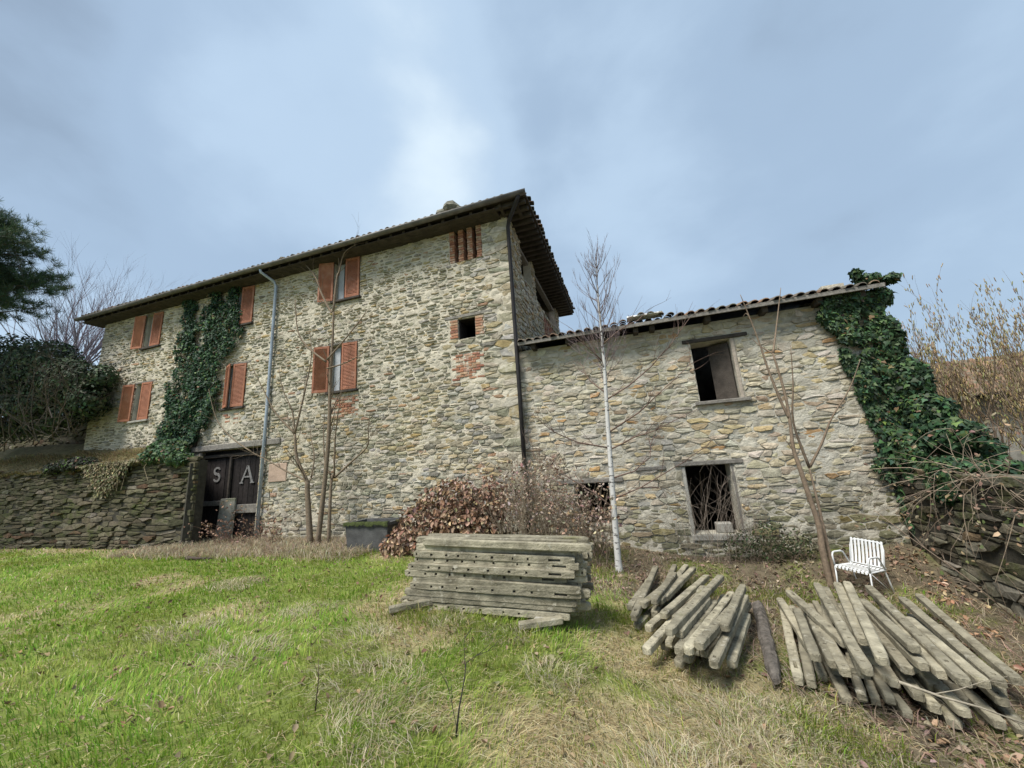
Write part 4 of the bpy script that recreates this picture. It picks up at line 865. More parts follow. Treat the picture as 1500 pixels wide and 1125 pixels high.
def bare_tree():
    root = empty('bare_tree', 'distant leafless tree with fine spreading twigs left of the farmhouse', 'tree'); r_ = random.Random(41); br = MB(); tr = MB()
    base = Vector((-27.6, 10.4, 2.9)); tr.tube([base, base + Vector((.3, .1, 2.2)), base + Vector((.5, .2, 4.2))], [.22, .17, .13], 8, (.16, .14, .15)); tr.build('trunk', M['bark'], root, True)
    for k in range(22):
        a = -.5 + k * .1 + r_.uniform(-.1, .1); q = base + Vector((.45, .15, 2.6 + r_.random() * 1.6)); d = Vector((math.sin(a) * 1.0 + .25, r_.uniform(-.4, .5), 1.15))
        grow(br, q, d, r_.uniform(3.9, 5.2), .06, 3, .42, r_, (.30, .265, .30), .14, 5, (4, 5), .56, n=4, wig=.09)
    br.build('branches', M['bark'], root, True)
bare_tree()
def pine():
    root = empty('pine_tree', 'dark green pine with dense needle clumps at the left edge', 'tree'); r_ = random.Random(51); tr = MB(); br = MB()
    bx, by = -23.6, 5.4; tr.tube([(bx, by, 2.8), (bx + .1, by, 7), (bx + .05, by, 12.4)], [.26, .2, .05], 9, (.10, .075, .055)); tr.build('trunk', M['bark'], root, True)
    C = []; D = []
    for k in range(110):
        z = r_.uniform(8.3, 13.0); L = max(.5, 3.0 * math.sin(min(1, max(0.12, (13.6 - z) / 4.2)) * math.pi * .62)) * r_.uniform(.7, 1.05); a = r_.uniform(0, 6.28); p0 = Vector((bx + .05, by, z - .3)); d = Vector((math.cos(a), math.sin(a), r_.uniform(.05, .4)))
        pts = [p0, p0 + d * L * .5 + Vector((0, 0, -.05)), p0 + d * L]; br.tube(pts, [.05, .03, .012], 5, (.09, .07, .05))
        for s in range(int(10 + 10 * L)):
            f = r_.uniform(.35, 1.05); q = p0 + d * L * f + Vector((r_.gauss(0, .28), r_.gauss(0, .28), r_.gauss(0, .16) + .05)); C.append(q); D.append((d * .5 + Vector((r_.gauss(0, .5), r_.gauss(0, .5), .6 + r_.gauss(0, .3)))).normalized())
    br.build('branches', M['bark'], root, True)
    C = np.array(C); D = np.array(D); k = 34; cc = np.repeat(C, k, 0) + rng.normal(0, .035, (len(C) * k, 3)); dd = np.repeat(D, k, 0) + rng.normal(0, .6, (len(C) * k, 3))
    tone = np.repeat(rng.uniform(.6, 1.35, (len(C), 1)), k, 0)
    cols = vary(len(cc), [(.04, .08, .042), (.055, .10, .045), (.085, .11, .05)], .2) * tone
    o = scatter('crown', [(0, -.5, 0), (0, .5, 0), (1, .25, .0), (1, -.25, 0)], [(0, 1, 2, 3)], cc, rng.normal(0, 1, (len(cc), 3)), dd, np.stack([rng.uniform(.16, .30, len(cc)), np.full(len(cc), .014), np.ones(len(cc))], 1), cols, 'leaf', root); o['kind'] = 'stuff'
pine()

# ------------------------------------------------------------------ shrubs
def evergreen():
    root = empty('evergreen_shrub', 'big dark evergreen shrub hiding the left corner of the farmhouse', 'shrub'); r_ = random.Random(61)
    p, n_ = shell_pts([(-21.8, 7.9, 6.4, 2.3, 1.0, 1.35), (-19.4, 7.8, 5.6, 1.5, .8, 1.0), (-24.6, 7.9, 6.9, 2.2, 1.1, 1.5), (-18.4, 7.9, 4.9, .9, .6, .75), (-21.5, 7.7, 4.9, 2.4, .8, .8), (-23.5, 7.4, 5.5, 2.0, .8, .9), (-26.5, 7.7, 6.2, 2, 1, 1.7), (-20.2, 7.9, 4.4, 1.8, .6, .7), (-23.2, 7.9, 4.5, 2.2, .6, .8), (-18.3, 8.1, 5.7, .8, .5, .6)], 40000)
    k = vnoise(p[:, 0] * 1.8 + p[:, 1], p[:, 2] * 1.8, 23) > .36; p, n_ = p[k], n_[k]
    tone = (.55 + .9 * vnoise(p[:, 0] * 2.3, p[:, 2] * 2.3, 29))[:, None]
    o = scatter('foliage', OVAL_V, OVAL_F, p, n_ + rng.normal(0, .6, p.shape) * np.abs(n_).mean() + 0, np.tile([0, 0, -.4], (len(p), 1)) + rng.normal(0, .8, p.shape), rng.uniform(.09, .17, len(p)), vary(len(p), [(.038, .064, .030), (.052, .082, .036), (.03, .05, .026), (.075, .085, .045)], .25) * tone, 'leaf', root); o['kind'] = 'stuff'
    br = MB()
    for k in range(60):
        x = r_.uniform(-25, -18.2); grow(br, (x, r_.uniform(7.2, 8.2), r_.uniform(3.4, 4.6)), (r_.uniform(-.5, .9), r_.uniform(-.6, .1), r_.uniform(.3, 1)), r_.uniform(1.4, 2.6), .02, 2, .5, r_, (.115, .095, .078), .05, 5, (2, 4), .55, n=4, wig=.16)
    br.build('branches', M['bark'], root, True)
evergreen()
def hydrangea():
    root = empty('hydrangea_shrub', 'rounded shrub covered in rust-brown withered leaves behind the post stack', 'shrub'); r_ = random.Random(71)
    p, n_ = shell_pts([(-3.75, 7.45, .85, .85, .6, .62), (-4.35, 7.35, .45, .7, .55, .55), (-3.1, 7.5, .95, .55, .5, .55), (-4.85, 7.2, .12, .4, .4, .4), (-3.4, 7.1, .45, .8, .4, .5)], 5200)
    k = (p[:, 2] > -.2) & (vnoise(p[:, 0] * 3.3, p[:, 2] * 3.3 + p[:, 1], 3) > .3); p, n_ = p[k], n_[k]; n = len(p)
    cols = vary(n, [(.33, .215, .14), (.39, .27, .18), (.25, .155, .10), (.45, .34, .245), (.19, .125, .085)], .22)
    nn = n_ + rng.normal(0, .9, p.shape)
    tang = np.tile([0, 0, -.9], (n, 1)) + rng.normal(0, .7, (n, 3)); sz = rng.uniform(.07, .13, n)
    d = np.argsort(np.linalg.norm(p - [0, 0, CAMZ], axis=1) / sz)[:200]
    t, b, q = frames(nn, tang)
    tm = []
    for k, c in enumerate([(.33, .20, .125), (.39, .26, .17), (.25, .145, .095)]):
        me = bpy.data.meshes.new('leaf'); me.from_pydata([tuple(np.array(v) * (1, .9 + .15 * k, 1 + .3 * k)) for v in CURL_V], [], OVAL_F); setcol(me, np.tile(c, (len(CURL_V), 1))); me.materials.append(M['dry_leaf']); tm.append(me)
    for j, i in enumerate(d):
        o = link(bpy.data.objects.new('leaf', tm[j % 3]), root); s = sz[i]
        o.matrix_world = Matrix(((t[i, 0] * s, b[i, 0] * s, q[i, 0] * s, p[i, 0]), (t[i, 1] * s, b[i, 1] * s, q[i, 1] * s, p[i, 1]), (t[i, 2] * s, b[i, 2] * s, q[i, 2] * s, p[i, 2]), (0, 0, 0, 1)))
    m = np.ones(n, bool); m[d] = False
    o = scatter('foliage', CURL_V, OVAL_F, p[m], nn[m], tang[m], sz[m], cols[m], 'dry_leaf', root); o['kind'] = 'stuff'
    br = MB()
    for k in range(60): x = r_.uniform(-4.7, -2.8); grow(br, (x, r_.uniform(7.1, 7.7), -.1), (r_.uniform(-.5, .5), r_.uniform(-.5, .3), 1), r_.uniform(.7, 1.4), .009, 1, .4, r_, (.17, .115, .08), .1, 4, (1, 3), .5, n=4)
    br.build('stems', M['bark'], root, True)
hydrangea()
def dry_shrub():
    root = empty('dry_shrub', 'twiggy grey-brown dead shrub between the rusty shrub and the birch', 'shrub'); r_ = random.Random(81); br = MB(); tips = []
    for k in range(170):
        x = r_.uniform(-3.0, -.7); y = r_.uniform(7.0, 8.2)
        grow(br, (x, y, gz(x, y) - .05), (r_.uniform(-.4, .4), r_.uniform(-.45, .15), 1), r_.uniform(.9, 1.75) * (1.0 if -2.6 < x < -1.6 else .8 if x < -2 else .62), .0085, 2, .45, r_, r_.choice([(.27, .215, .155), (.32, .26, .185), (.21, .16, .115)]), .12, 4, (2, 4), .5, tips, n=3)
    br.build('branches', M['bark'], root, True)
    T = np.array([tuple(t[0]) for t in tips]); T = T[T[:, 2] < 1.75]; k = 2; p = np.repeat(T, k, 0) + rng.normal(0, .045, (len(T) * k, 3)); p = p[rng.random(len(p)) < .75]; n = len(p)
    o = scatter('foliage', CURL_V, OVAL_F, p, rng.normal(0, 1, (n, 3)), rng.normal(0, 1, (n, 3)), rng.uniform(.04, .085, n), vary(n, [(.38, .30, .235), (.44, .36, .29), (.31, .23, .165), (.30, .20, .14)], .2), 'dry_leaf', root); o['kind'] = 'stuff'
dry_shrub()
def hazel():
    root = empty('hazel_bush', 'leafless hazel bush hung with yellow catkins beyond the garden wall', 'bush'); r_ = random.Random(91); br = MB(); tips = []
    for k in range(80):
        x = r_.uniform(5.8, 14.0); y = r_.uniform(9.6, 13.2); hgt = r_.uniform(2.4, 3.7) - .06 * max(0, x - 8)
        grow(br, (x, y, .4), (r_.uniform(-.28, .28), r_.uniform(-.3, .2), 1), hgt, .022, 2, .38, r_, r_.choice([(.20, .145, .10), (.25, .19, .13), (.16, .12, .085)]), .3, 6, (4, 7), .42, tips, n=4, wig=.09)
    br.build('branches', M['bark'], root, True)
    P = []
    for (q, d, pts) in tips:
        for s in range(r_.randint(3, 6)):
            i = r_.randrange(len(pts)); P.append(tuple(pts[i] + Vector((r_.gauss(0, .03), r_.gauss(0, .03), 0))))
    P = np.array(P); n = len(P)
    V = [(0, -.5, 0), (0, .5, 0), (0, 0, .8), (.6, -.6, -.1), (.6, .6, -.1), (.6, 0, .9), (1, 0, 0.2)]
    F = [(0, 1, 4), (0, 4, 3), (1, 2, 5), (1, 5, 4), (2, 0, 3), (2, 3, 5), (3, 4, 6), (4, 5, 6), (5, 3, 6)]
    o = scatter('catkins', V, F, P, rng.normal(0, 1, (n, 3)) * [1, 1, .1], np.tile([0, 0, -1.0], (n, 1)) + rng.normal(0, .18, (n, 3)), np.stack([rng.uniform(.07, .15, n), np.full(n, .015), np.full(n, .015)], 1), vary(n, [(.42, .34, .14), (.50, .40, .20), (.36, .27, .15), (.46, .36, .25)], .15), 'dry_leaf', root); o['kind'] = 'stuff'
hazel()
def outbuilding():
    root = empty('outbuilding', 'low neighbouring building with brown tiled roof behind the hazel bush', 'building'); r_ = random.Random(95)
    x0, x1, y0, y1, ze, zr = 6.6, 22.0, 13.6, 17.2, 2.7, 4.25
    mb = MB(); mb.box((x0 + .4, y0 + .5, -.5), (x1 - .4, y1 + 3.2, ze)); mb.build('wall', M['plaster'], root)
    mb = MB(); mb.add([(x0, y0, ze), (x1, y0, ze), (x1, y1, zr), (x0, y1, zr), (x0, y1 + 3.8, ze), (x1, y1 + 3.8, ze)], [(0, 1, 2, 3), (3, 2, 5, 4), (0, 3, 4), (1, 5, 2)]); roof = mb.build('roof', M['roof_back'], root)
    rest = MB(); sl = Vector((0, y1 - y0, zr - ze)); L_ = sl.length; sl.normalize(); up_ = Vector((0, -sl.z, sl.y))
    for i in range(int((x1 - x0) / .22)):
        for q in range(int(L_ / .38)):
            s = Vector((x0 + .11 + i * .22, y0, ze + .02)) + sl * (q * .38) + up_ * r_.uniform(0, .015); V = []
            for p, rad in ((s, .085), (s + sl * .42, .10)):
                for k in range(5): a = math.pi * k / 4; V.append(p + Vector((math.cos(a) * rad, 0, 0)) + up_ * math.sin(a) * rad * .75)
            kk = r_.uniform(.65, 1.25); rest.add(V, [(k, k + 1, 6 + k, 5 + k) for k in range(4)], tuple(v * kk for v in r_.choice([(.24, .155, .10), (.20, .14, .095), (.28, .17, .105)])))
    o = rest.build('tile_rows', M['tile'], roof, True); o['kind'] = 'stuff'
outbuilding()
#@@PART3
# ------------------------------------------------------------------ concrete vineyard posts
PW, PH, PL = .088, .070, 2.3
def post_mesh(kind, var=0):
    """along +X from 0 to PL, holes in the +Z face"""
    rr = random.Random(kind * 7 + 1 + var * 31); b = .010; hw = .014; w, h = PW / 2, PH
    prof = [(-w, b), (-w, h - b), (-w + b, h), (-hw, h), (hw, h), (w - b, h), (w, h - b), (w, b), (w - b, 0), (-w + b, 0)]; top = 3
    holes = []
    if kind in (0, 1):
        holes = [(.08, .017), (.30, .017), (.52, .017), (.73, .017), (.95, .017), (1.17, .017), (1.50, .017), (1.68, .017)]
        if kind == 0: holes.append((2.08, .075))
    elif kind == 3: holes = [(.08, .016), (2.15, .03)]
    st = [(0, .52), (.012, .78), (.035, .95), (.06, 1.0)]
    holes = [(c + rr.uniform(-.035, .035), l * rr.uniform(.7, 1.2)) for c, l in holes]
    for q in range(6): st.append((.17 + .33 * q + rr.uniform(-.02, .02) + .11, 1.0))
    hs = set()
    st = [q for q in st if not any(abs(q[0] - c) < l + .015 and q[1] == 1.0 and q[0] > .06 for c, l in holes)]
    for c, l in holes: st += [(c - l, 1.0), (c + l, 1.0)]; hs.add(round(c - l, 4))
    st += [(PL - .09, .98), (PL - .012, .84), (PL, .72)]
    st = sorted(st); V = []; F = []; n = len(prof)
    for x, s in st:
        dz = rr.uniform(-.002, .002)
        for (y, z) in prof: V.append((x + (rr.uniform(-.006, .006) if s < .99 else 0), y * s + rr.uniform(-.0028, .0028), PH / 2 + (z - PH / 2) * (s * .35 + .65) + dz + rr.uniform(-.0025, .0025)))
    for i in range(len(st) - 1):
        for k in range(n):
            a, b2 = i * n + k, i * n + (k + 1) % n; c, d = b2 + n, a + n
            if k == top and round(st[i][0], 4) in hs and i + 1 < len(st):
                q = [V[a], V[b2], V[c], V[d]]; base = len(V); V += [(x, y, z - .055) for x, y, z in q]
                for m in range(4): F.append(((a, b2, c, d)[m], (a, b2, c, d)[(m + 1) % 4], base + (m + 1) % 4, base + m))
                F.append((base, base + 1, base + 2, base + 3))
            else: F.append((a, b2, c, d))
    F.append(tuple(range(n))); F.append(tuple(range((len(st) - 1) * n, len(st) * n)))
    me = bpy.data.meshes.new('concrete_post'); me.from_pydata(V, [], F); me.materials.append(M['concrete']); me.update(); return me
ORD = 'first second third fourth fifth sixth seventh eighth ninth tenth eleventh twelfth thirteenth fourteenth fifteenth sixteenth seventeenth eighteenth nineteenth twentieth twenty-first twenty-second twenty-third'.split()
POSTS = [[post_mesh(k, v) for v in range(3)] for k in range(4)]
def place_post(A, B, kind, roll, label, group, flip=False):
    """axis from A to B along the bottom of the post; roll turns the holed face"""
    A, B = Vector(A), Vector(B); x = (B - A).normalized(); L = (B - A).length
    z = Vector((0, 0, 1)); y = z.cross(x).normalized(); z = x.cross(y)
    M0 = Matrix(((x.x, y.x, z.x, A.x), (x.y, y.y, z.y, A.y), (x.z, y.z, z.z, A.z), (0, 0, 0, 1)))
    o = bpy.data.objects.new('concrete_post', POSTS[kind][rp.randrange(3)]); link(o)
    sc = Matrix.Scale(L / PL, 4, (1, 0, 0)); c = Matrix.Translation((0, 0, PH / 2))
    fl = Matrix.Translation((PL / 2, 0, 0)) @ Matrix.Rotation(math.pi, 4, 'Z') @ Matrix.Translation((-PL / 2, 0, 0)) if flip else Matrix.Identity(4)
    o.matrix_world = M0 @ c @ Matrix.Rotation(roll, 4, 'X') @ c.inverted() @ sc @ fl
    tag(o, label, 'post', group); return o
rp = random.Random(101)
# stack 1: parallel posts in courses on two bearers, beside the rusty shrub
def stack():
    rows, cols_ = 11, 5
    G = 'concrete posts in the neat stack'
    ub = gz(-2.9, 4.6)
    for (x0, y0, x1, y1, lab) in ((-3.02, 4.22, -2.55, 4.62, 'short pale concrete post stub lying in grass at left foot of neat stack'), (-1.42, 4.30, -.98, 4.52, 'short pale concrete post stub lying at right foot of neat stack')):
        z = max(gz(x0, y0), gz(x1, y1)) + .03; place_post((x0, y0, z), (x1, y1, z + .0), 2, 0, lab, 'post stubs by the neat stack')
    for r in range(rows):
        for c in range(cols_ - (1 if r > 8 else 0)):
            y = 4.54 + c * .098 + (r % 2) * .012 + rp.uniform(-.022, .022); xl = -3.06 + r * .027 + rp.uniform(-.07, .08) + (.0 if c == 0 else rp.uniform(-.05, .12)); L = 2.16 + rp.uniform(-.05, .05) - r * .004
            z = -.01 + r * (PH + .0045) + rp.uniform(-.004, .004); tilt = -.06 + rp.uniform(-.010, .010); yaw = rp.uniform(-.03, .03)
            k = rp.choice([0, 0, 1, 2, 2]); ordn = ORD[rows - 1 - r]; lab = 'front concrete post in the %s course from the top of the neat stack' % ordn if c == 0 else ''
            if c: lab = '%s post back in the %s course from the top of the neat stack' % (ORD[c], ordn)
            place_post((xl, y, z + .0), (xl + L, y + L * yaw, z + tilt * 1.0), k, R(90) if rp.random() < .85 else 0, lab, G, rp.random() < .4)
    # stones that carry the stack
    for (x, y) in ((-2.7, 4.75), (-1.2, 4.75)):
        g0 = gz(x, y); b = MB(); top = 0 - .05 * (x + 3.05) / 2.16
        b.box((x - .1, y - .3, g0 - .1), (x + .1, y + .3, top - .002), bev=.01)
        if top > g0 - .05: tag(b.build('bearer_block', M['plaster']), 'rough block under the %s end of the neat post stack' % ('left' if x < -2 else 'right'), 'block')
stack()
P3 = [((1.73,6.62,-0.46),(1.17,4.45,-0.39)),((1.84,6.46,-0.48),(1.28,4.51,-0.43)),((1.65,5.75,-0.25),(1.36,4.52,-0.22)),((1.7,5.51,-0.27),(1.48,4.49,-0.25)),((1.64,5.03,-0.25),(1.5,4.31,-0.23)),((2.27,6.57,-0.23),(1.6,4.23,-0.2)),((3.18,6.02,-0.35),(2.82,4.66,-0.35)),((2.06,4.99,-0.22),(1.99,4.43,-0.23)),((2.11,5.08,-0.16),(2.07,4.36,-0.16)),((2.51,5.24,-0.23),(2.4,4.3,-0.23)),((2.77,6.6,-0.21),(2.14,4.29,-0.18)),((1.64,6.24,-0.19),(1.71,4.76,-0.19)),((2.96,6.31,-0.25),(2.54,4.37,-0.25)),((2.68,6.39,-0.15),(2.17,4.09,-0.14)),((2.31,5.8,-0.13),(2.08,4.43,-0.06)),((2.1,6.34,-0.12),(1.54,4.01,-0.08)),((2.32,6.28,-0.09),(1.79,4.61,-0.1)),((2.38,6.19,-0.05),(1.67,4.04,-0.01))]
P3L = [(1.45,4.73),(1.57,4.72),(1.68,4.67),(1.49,4.38),(1.59,4.35),(1.80,4.71),(1.72,4.45),(1.79,4.37),(1.92,4.54),(1.87,4.33),(2.09,4.68),(1.98,4.34),(2.13,4.55),(2.06,4.32),(2.24,4.51),(2.15,4.30),(2.34,4.51),(2.18,4.21),(2.43,4.42),(2.40,4.26),(2.55,4.42),(2.55,4.30)]
P2 = [((-0.05,6.71,-0.2),(-0.28,5.36,-0.16)),((0.13,7.36,-0.19),(-0.23,4.97,-0.13)),((0.46,7.74,-0.26),(0,5.32,-0.21)),((0.62,7.71,-0.25),(0.26,6.35,-0.21)),((1.07,5.62,-0.28),(0.63,4.41,-0.28)),((0.15,4.92,-0.17),(-0.12,4.19,-0.13)),((0.74,7.47,-0.23),(0.15,5.68,-0.14)),((0.85,6.85,-0.21),(0.09,4.93,-0.08)),((0.76,5.74,-0.2),(0.17,4.16,-0.1)),((0.54,5.24,-0.1),(0.2,4.38,-0.04)),((1.01,5.99,-0.17),(0.24,4.06,-0.05)),((0.79,4.86,-0.08),(0.34,4.08,-0.01)),((1,6.53,-0.11),(0.11,4.23,0.03)),((1.13,5.82,-0.13),(0.44,4.06,-0.14)),((1.16,6.08,-0.11),(0.64,4.53,-0.02))]
P2L = [(.01,5.22),(.05,4.58),(.10,4.49),(.16,4.42),(.24,4.43),(.34,4.49),(-.22,5.04),(-.09,4.89),(.41,4.48)]
def ext(a, b, L, mean, mix):
    """front end b kept, back end along the drawn direction at the full post length"""
    d = Vector((a[0] - b[0], a[1] - b[1])); l = d.length; d.normalize(); f = min(1, l / 1.9) * (1 - mix) ; d = (d * f + Vector(mean).normalized() * (1 - f)).normalized()
    return (b[0] + d.x * L, b[1] + d.y * L)
def heap(low, topl, mean, where, G, special):
    az = lambda b: b[0] / b[1]; ol = sorted(low, key=az); ot = sorted([b for a, b in topl], key=az)
    for i, b in enumerate(low):                       # bottom layers on the ground
        d = Vector((mean[0] + rp.uniform(-.10, .10), mean[1])).normalized(); q = (b[0], b[1]); a = (b[0] + d.x * 2.0, b[1] + d.y * 2.0); h = (.02, .09, .155)[i % 3]
        place_post((q[0], q[1], gz(*q) + h), (a[0], a[1], gz(*a) + h * .8), rp.choice([2, 2, 1, 3]), 0 if rp.random() < .6 else R(90), '%s blunt post end from the left, low in the %s' % (ORD[ol.index(b)], where), G + ', lower layers')
    for j, (h, st) in enumerate(((.16, 3), (.225, 3))):    # layers in the middle, set back
        for i, b in enumerate(low[j::st]):
            d = Vector((mean[0] + rp.uniform(-.12, .12), mean[1])).normalized(); back = .28 + .14 * j; q = (b[0] + d.x * back, b[1] + d.y * back); a = (q[0] + d.x * 1.5, q[1] + d.y * 1.5)
            place_post((q[0], q[1], gz(*q) + h), (a[0], a[1], gz(*a) + h), 2, 0, 'concrete post buried in the middle of the %s' % where, G + ', buried layers')
    for i, (a, b) in enumerate(topl):
        l = math.dist(a[:2], b[:2]); L = max(1.3, l)
        if (a, b) in special and special[(a, b)][1]: L = special[(a, b)][1]
        a2 = ext(a, b, L, mean, .0); sl_ = max(-.05, min(.05, (a[2] - b[2]) / max(.5, l)))
        A, B = Vector((a2[0], a2[1], max(b[2] + sl_ * L - PH, gz(a2[0], a2[1]) - .02))), Vector((b[0], b[1], b[2] - PH))
        lab = special[(a, b)][0] if (a, b) in special else '%s upper concrete post from the left in the %s' % (ORD[ot.index(b)], where)
        place_post(B, A, rp.choice([1, 1, 0, 2, 3]), 0, lab, G, rp.random() < .3)
heap(P3L, P3, (.24, 1.0), 'large heap below the white chair', 'posts of the large heap', {
    P3[16]: ('short concrete post on top of the large heap, its back end nearest the chair', 1.75), P3[6]: ('outermost concrete post at the right side of the large heap', 2.2),
    P3[0]: ('flat half-sunken concrete post at the left edge of the large heap', 2.25), P3[17]: ('topmost concrete post of the large heap, pointing at the white chair', 2.25)})
heap(P2L, P2, (.36, 1.0), 'smaller heap beside the birch', 'posts of the smaller heap', {
    P2[0]: ('mossy concrete post nearest the birch, left edge of the smaller heap', 1.5), P2[14]: ('topmost bent-looking concrete post of the smaller heap by the dark beam', 1.7)})
# the old dark timber between the two heaps
def timber():
    r_ = random.Random(7); A = Vector((1.41, 6.54, 0)); B = Vector((.99, 4.45, 0)); n = 14; V = []; F = []; m = 9
    for i in range(n):
        f = i / (n - 1); p = A.lerp(B, f); p.z = gz(p.x, p.y) + .075; w = (.075 if f < .85 else .075 * (1.05 - (f - .85) * 4))
        for k in range(m):
            a = 2 * math.pi * k / m; q = w * r_.uniform(.8, 1.15); V.append((p.x + math.cos(a) * q, p.y, p.z + math.sin(a) * q * .85))
    for i in range(n - 1):
        for k in range(m): F.append((i * m + k, i * m + (k + 1) % m, (i + 1) * m + (k + 1) % m, (i + 1) * m + k))
    F += [tuple(range(m)), tuple(range((n - 1) * m, n * m))]
    tag(mk('timber_beam', V, F, M['rotten_wood']), 'dark rotten timber beam lying between the two post heaps', 'beam')
M['rotten_wood'] = mat('rotten_wood', base=(.135, .118, .10), rough=.95, var=.55, vscale=14, bump=1.0, bscale=30)
timber()

# ------------------------------------------------------------------ garden chair
def chair():
    cx, cy = 3.12, 7.6; z0 = gz(cx, cy); root = empty('garden_chair', 'white metal slatted garden armchair standing in front of the barn wall', 'chair', loc=(cx, cy, z0)); root.rotation_euler = (R(-3), R(2), R(-52)); root.scale = (.84, .9, .93)
    # local: faces -Y, seat .50 wide
    w = .27; rr_ = .0125
    def tube(name, pts, r_=rr_): b = MB(); b.tube(pts, r_, 8); return b.build(name, M['white'], root, True)
    for s in (-1, 1):
        tube('leg', [(s * w, -.25, -.03), (s * w, -.24, .2), (s * w, -.235, .40)])
        tube('leg', [(s * w, .36, -.03), (s * w, .26, .2), (s * (w - .01), .19, .40), (s * (w - .01), .185, .43)])
        tube('armrest', [(s * w, -.235, .40), (s * (w + .01), -.25, .56), (s * (w + .01), -.23, .605), (s * (w + .01), -.19, .62), (s * (w + .01), .0, .62), (s * (w + .01), .05, .60), (s * w, .17, .43)], .014)
    tube('seat_frame', [(-w, -.235, .40), (-w, .2, .40), (w, .2, .40), (w, -.235, .40), (-w, -.235, .40)])
    tube('back_frame', [(-w + .01, .19, .40), (-w + .01, .26, .70), (-w + .03, .28, .78), (-w + .08, .285, .81), (w - .08, .285, .81), (w - .03, .28, .78), (w - .01, .26, .70), (w - .01, .19, .40)])
    tube('cross_bar', [(-w, .22, .43), (w, .22, .43)])
    for k in range(9):
        x = -w + .035 + k * (2 * w - .07) / 8
        def strip(name, prof, hw=.0185):
            b = MB(); V = []; F = []
            for (y, z) in prof: V += [(x - hw, y, z), (x, y - .004, z + .006), (x + hw, y, z), (x, y + .004, z - .006)]
            for i in range(len(prof) - 1):
                for q in range(4): F.append((i * 4 + q, i * 4 + (q + 1) % 4, i * 4 + 4 + (q + 1) % 4, i * 4 + 4 + q))
            F += [(0, 1, 2, 3), tuple(len(prof) * 4 - 4 + q for q in (0, 1, 2, 3))]; b.add(V, F); b.build(name, M['white'], root)
        strip('seat_slat', [(-.275, .375), (-.268, .405), (-.24, .422), (-.05, .405), (.12, .40), (.2, .412)])
        strip('back_slat', [(.205, .43), (.235, .55), (.258, .68), (.275, .80), (.282, .83), (.292, .80)])
    for s in (-1,): tube('stretcher', [(w, -.2, .38), (w - .02, .33, .03)], .006)
chair()

# ------------------------------------------------------------------ concrete tank, planks, sticks
def tank():
    z0 = gz(-5.8, 7.5) - .22; x0, x1, y0, y1, h = -6.38, -5.27, 7.3, 8.0, .84; root = empty('concrete_tank', 'dark grey concrete water tank with mossy rim against the farmhouse wall', 'tank', loc=(0, 0, 0))
    mb = MB(); t = .06; V = []; rings = [(0, .05), (h - .07, .0), (h - .065, -.03), (h, -.03)]
    for z, i in rings: V += [(x0 + i, y0 + i, z0 + z), (x1 - i, y0 + i, z0 + z), (x1 - i, y1 - i, z0 + z), (x0 + i, y1 - i, z0 + z)]
    V += [(x0 + t, y0 + t, z0 + h), (x1 - t, y0 + t, z0 + h), (x1 - t, y1 - t, z0 + h), (x0 + t, y1 - t, z0 + h), (x0 + t, y0 + t, z0 + .2), (x1 - t, y0 + t, z0 + .2), (x1 - t, y1 - t, z0 + .2), (x0 + t, y1 - t, z0 + .2)]
    F = []
    for r in range(5):
        for k in range(4): F.append((r * 4 + k, r * 4 + (k + 1) % 4, r * 4 + 4 + (k + 1) % 4, r * 4 + 4 + k))
    F.append((20, 21, 22, 23)); mb.add(V, F); mb.build('basin', M['tank'], root)
    ms = MB(); r_ = random.Random(3)
    nx = 26
    for (ya, yb) in ((y0 - .035, y0 + .05),):
        Vv = []; Ff = []
        for i in range(nx + 1):
            x = x0 - .03 + (x1 - x0 + .06) * i / nx; hh = .012 + .022 * r_.random(); Vv += [(x, ya - .008, z0 + h - .03 - .05 * r_.random()), (x, ya - .006, z0 + h + hh * .6), (x, (ya + yb) / 2, z0 + h + hh), (x, yb + .01, z0 + h + .003)]
        for i in range(nx):
            for k in range(3): Ff.append((i * 4 + k, i * 4 + 4 + k, i * 4 + 5 + k, i * 4 + 1 + k))
        ms.add(Vv, Ff)
    ms.build('moss_rim', M['moss'], root, True)
tank()
def plank_thing():
    mb = MB(); V = []; F = []; n = 10; r_ = random.Random(6)
    for i in range(n):
        f = i / (n - 1); x0 = -12.32 + .05 * f + r_.uniform(-.01, .01); x1 = -11.66 + .0 * f + r_.uniform(-.012, .012); z = -.1 + 1.32 * f; y = 8.60 + .04 * f
        V += [(x0, y, z), (x1, y, z), (x1, y + .045, z + .01), (x0, y + .045, z + .01)]
    for i in range(n - 1):
        for k in range(4): F.append((i * 4 + k, i * 4 + (k + 1) % 4, i * 4 + 4 + (k + 1) % 4, i * 4 + 4 + k))
    F += [(0, 1, 2, 3), (36, 37, 38, 39)]; mb.add(V, F); tag(mb.build('wooden_plank', M['leaning']), 'wide weathered grey plank leaning against the plank door', 'plank')
M['leaning'] = mat('leaning_wood', base=(.36, .345, .29), rough=.95, var=.35, vscale=5, bump=.6, mask=[((.10, .12, .045), 2.0, .5, .7)])
plank_thing()
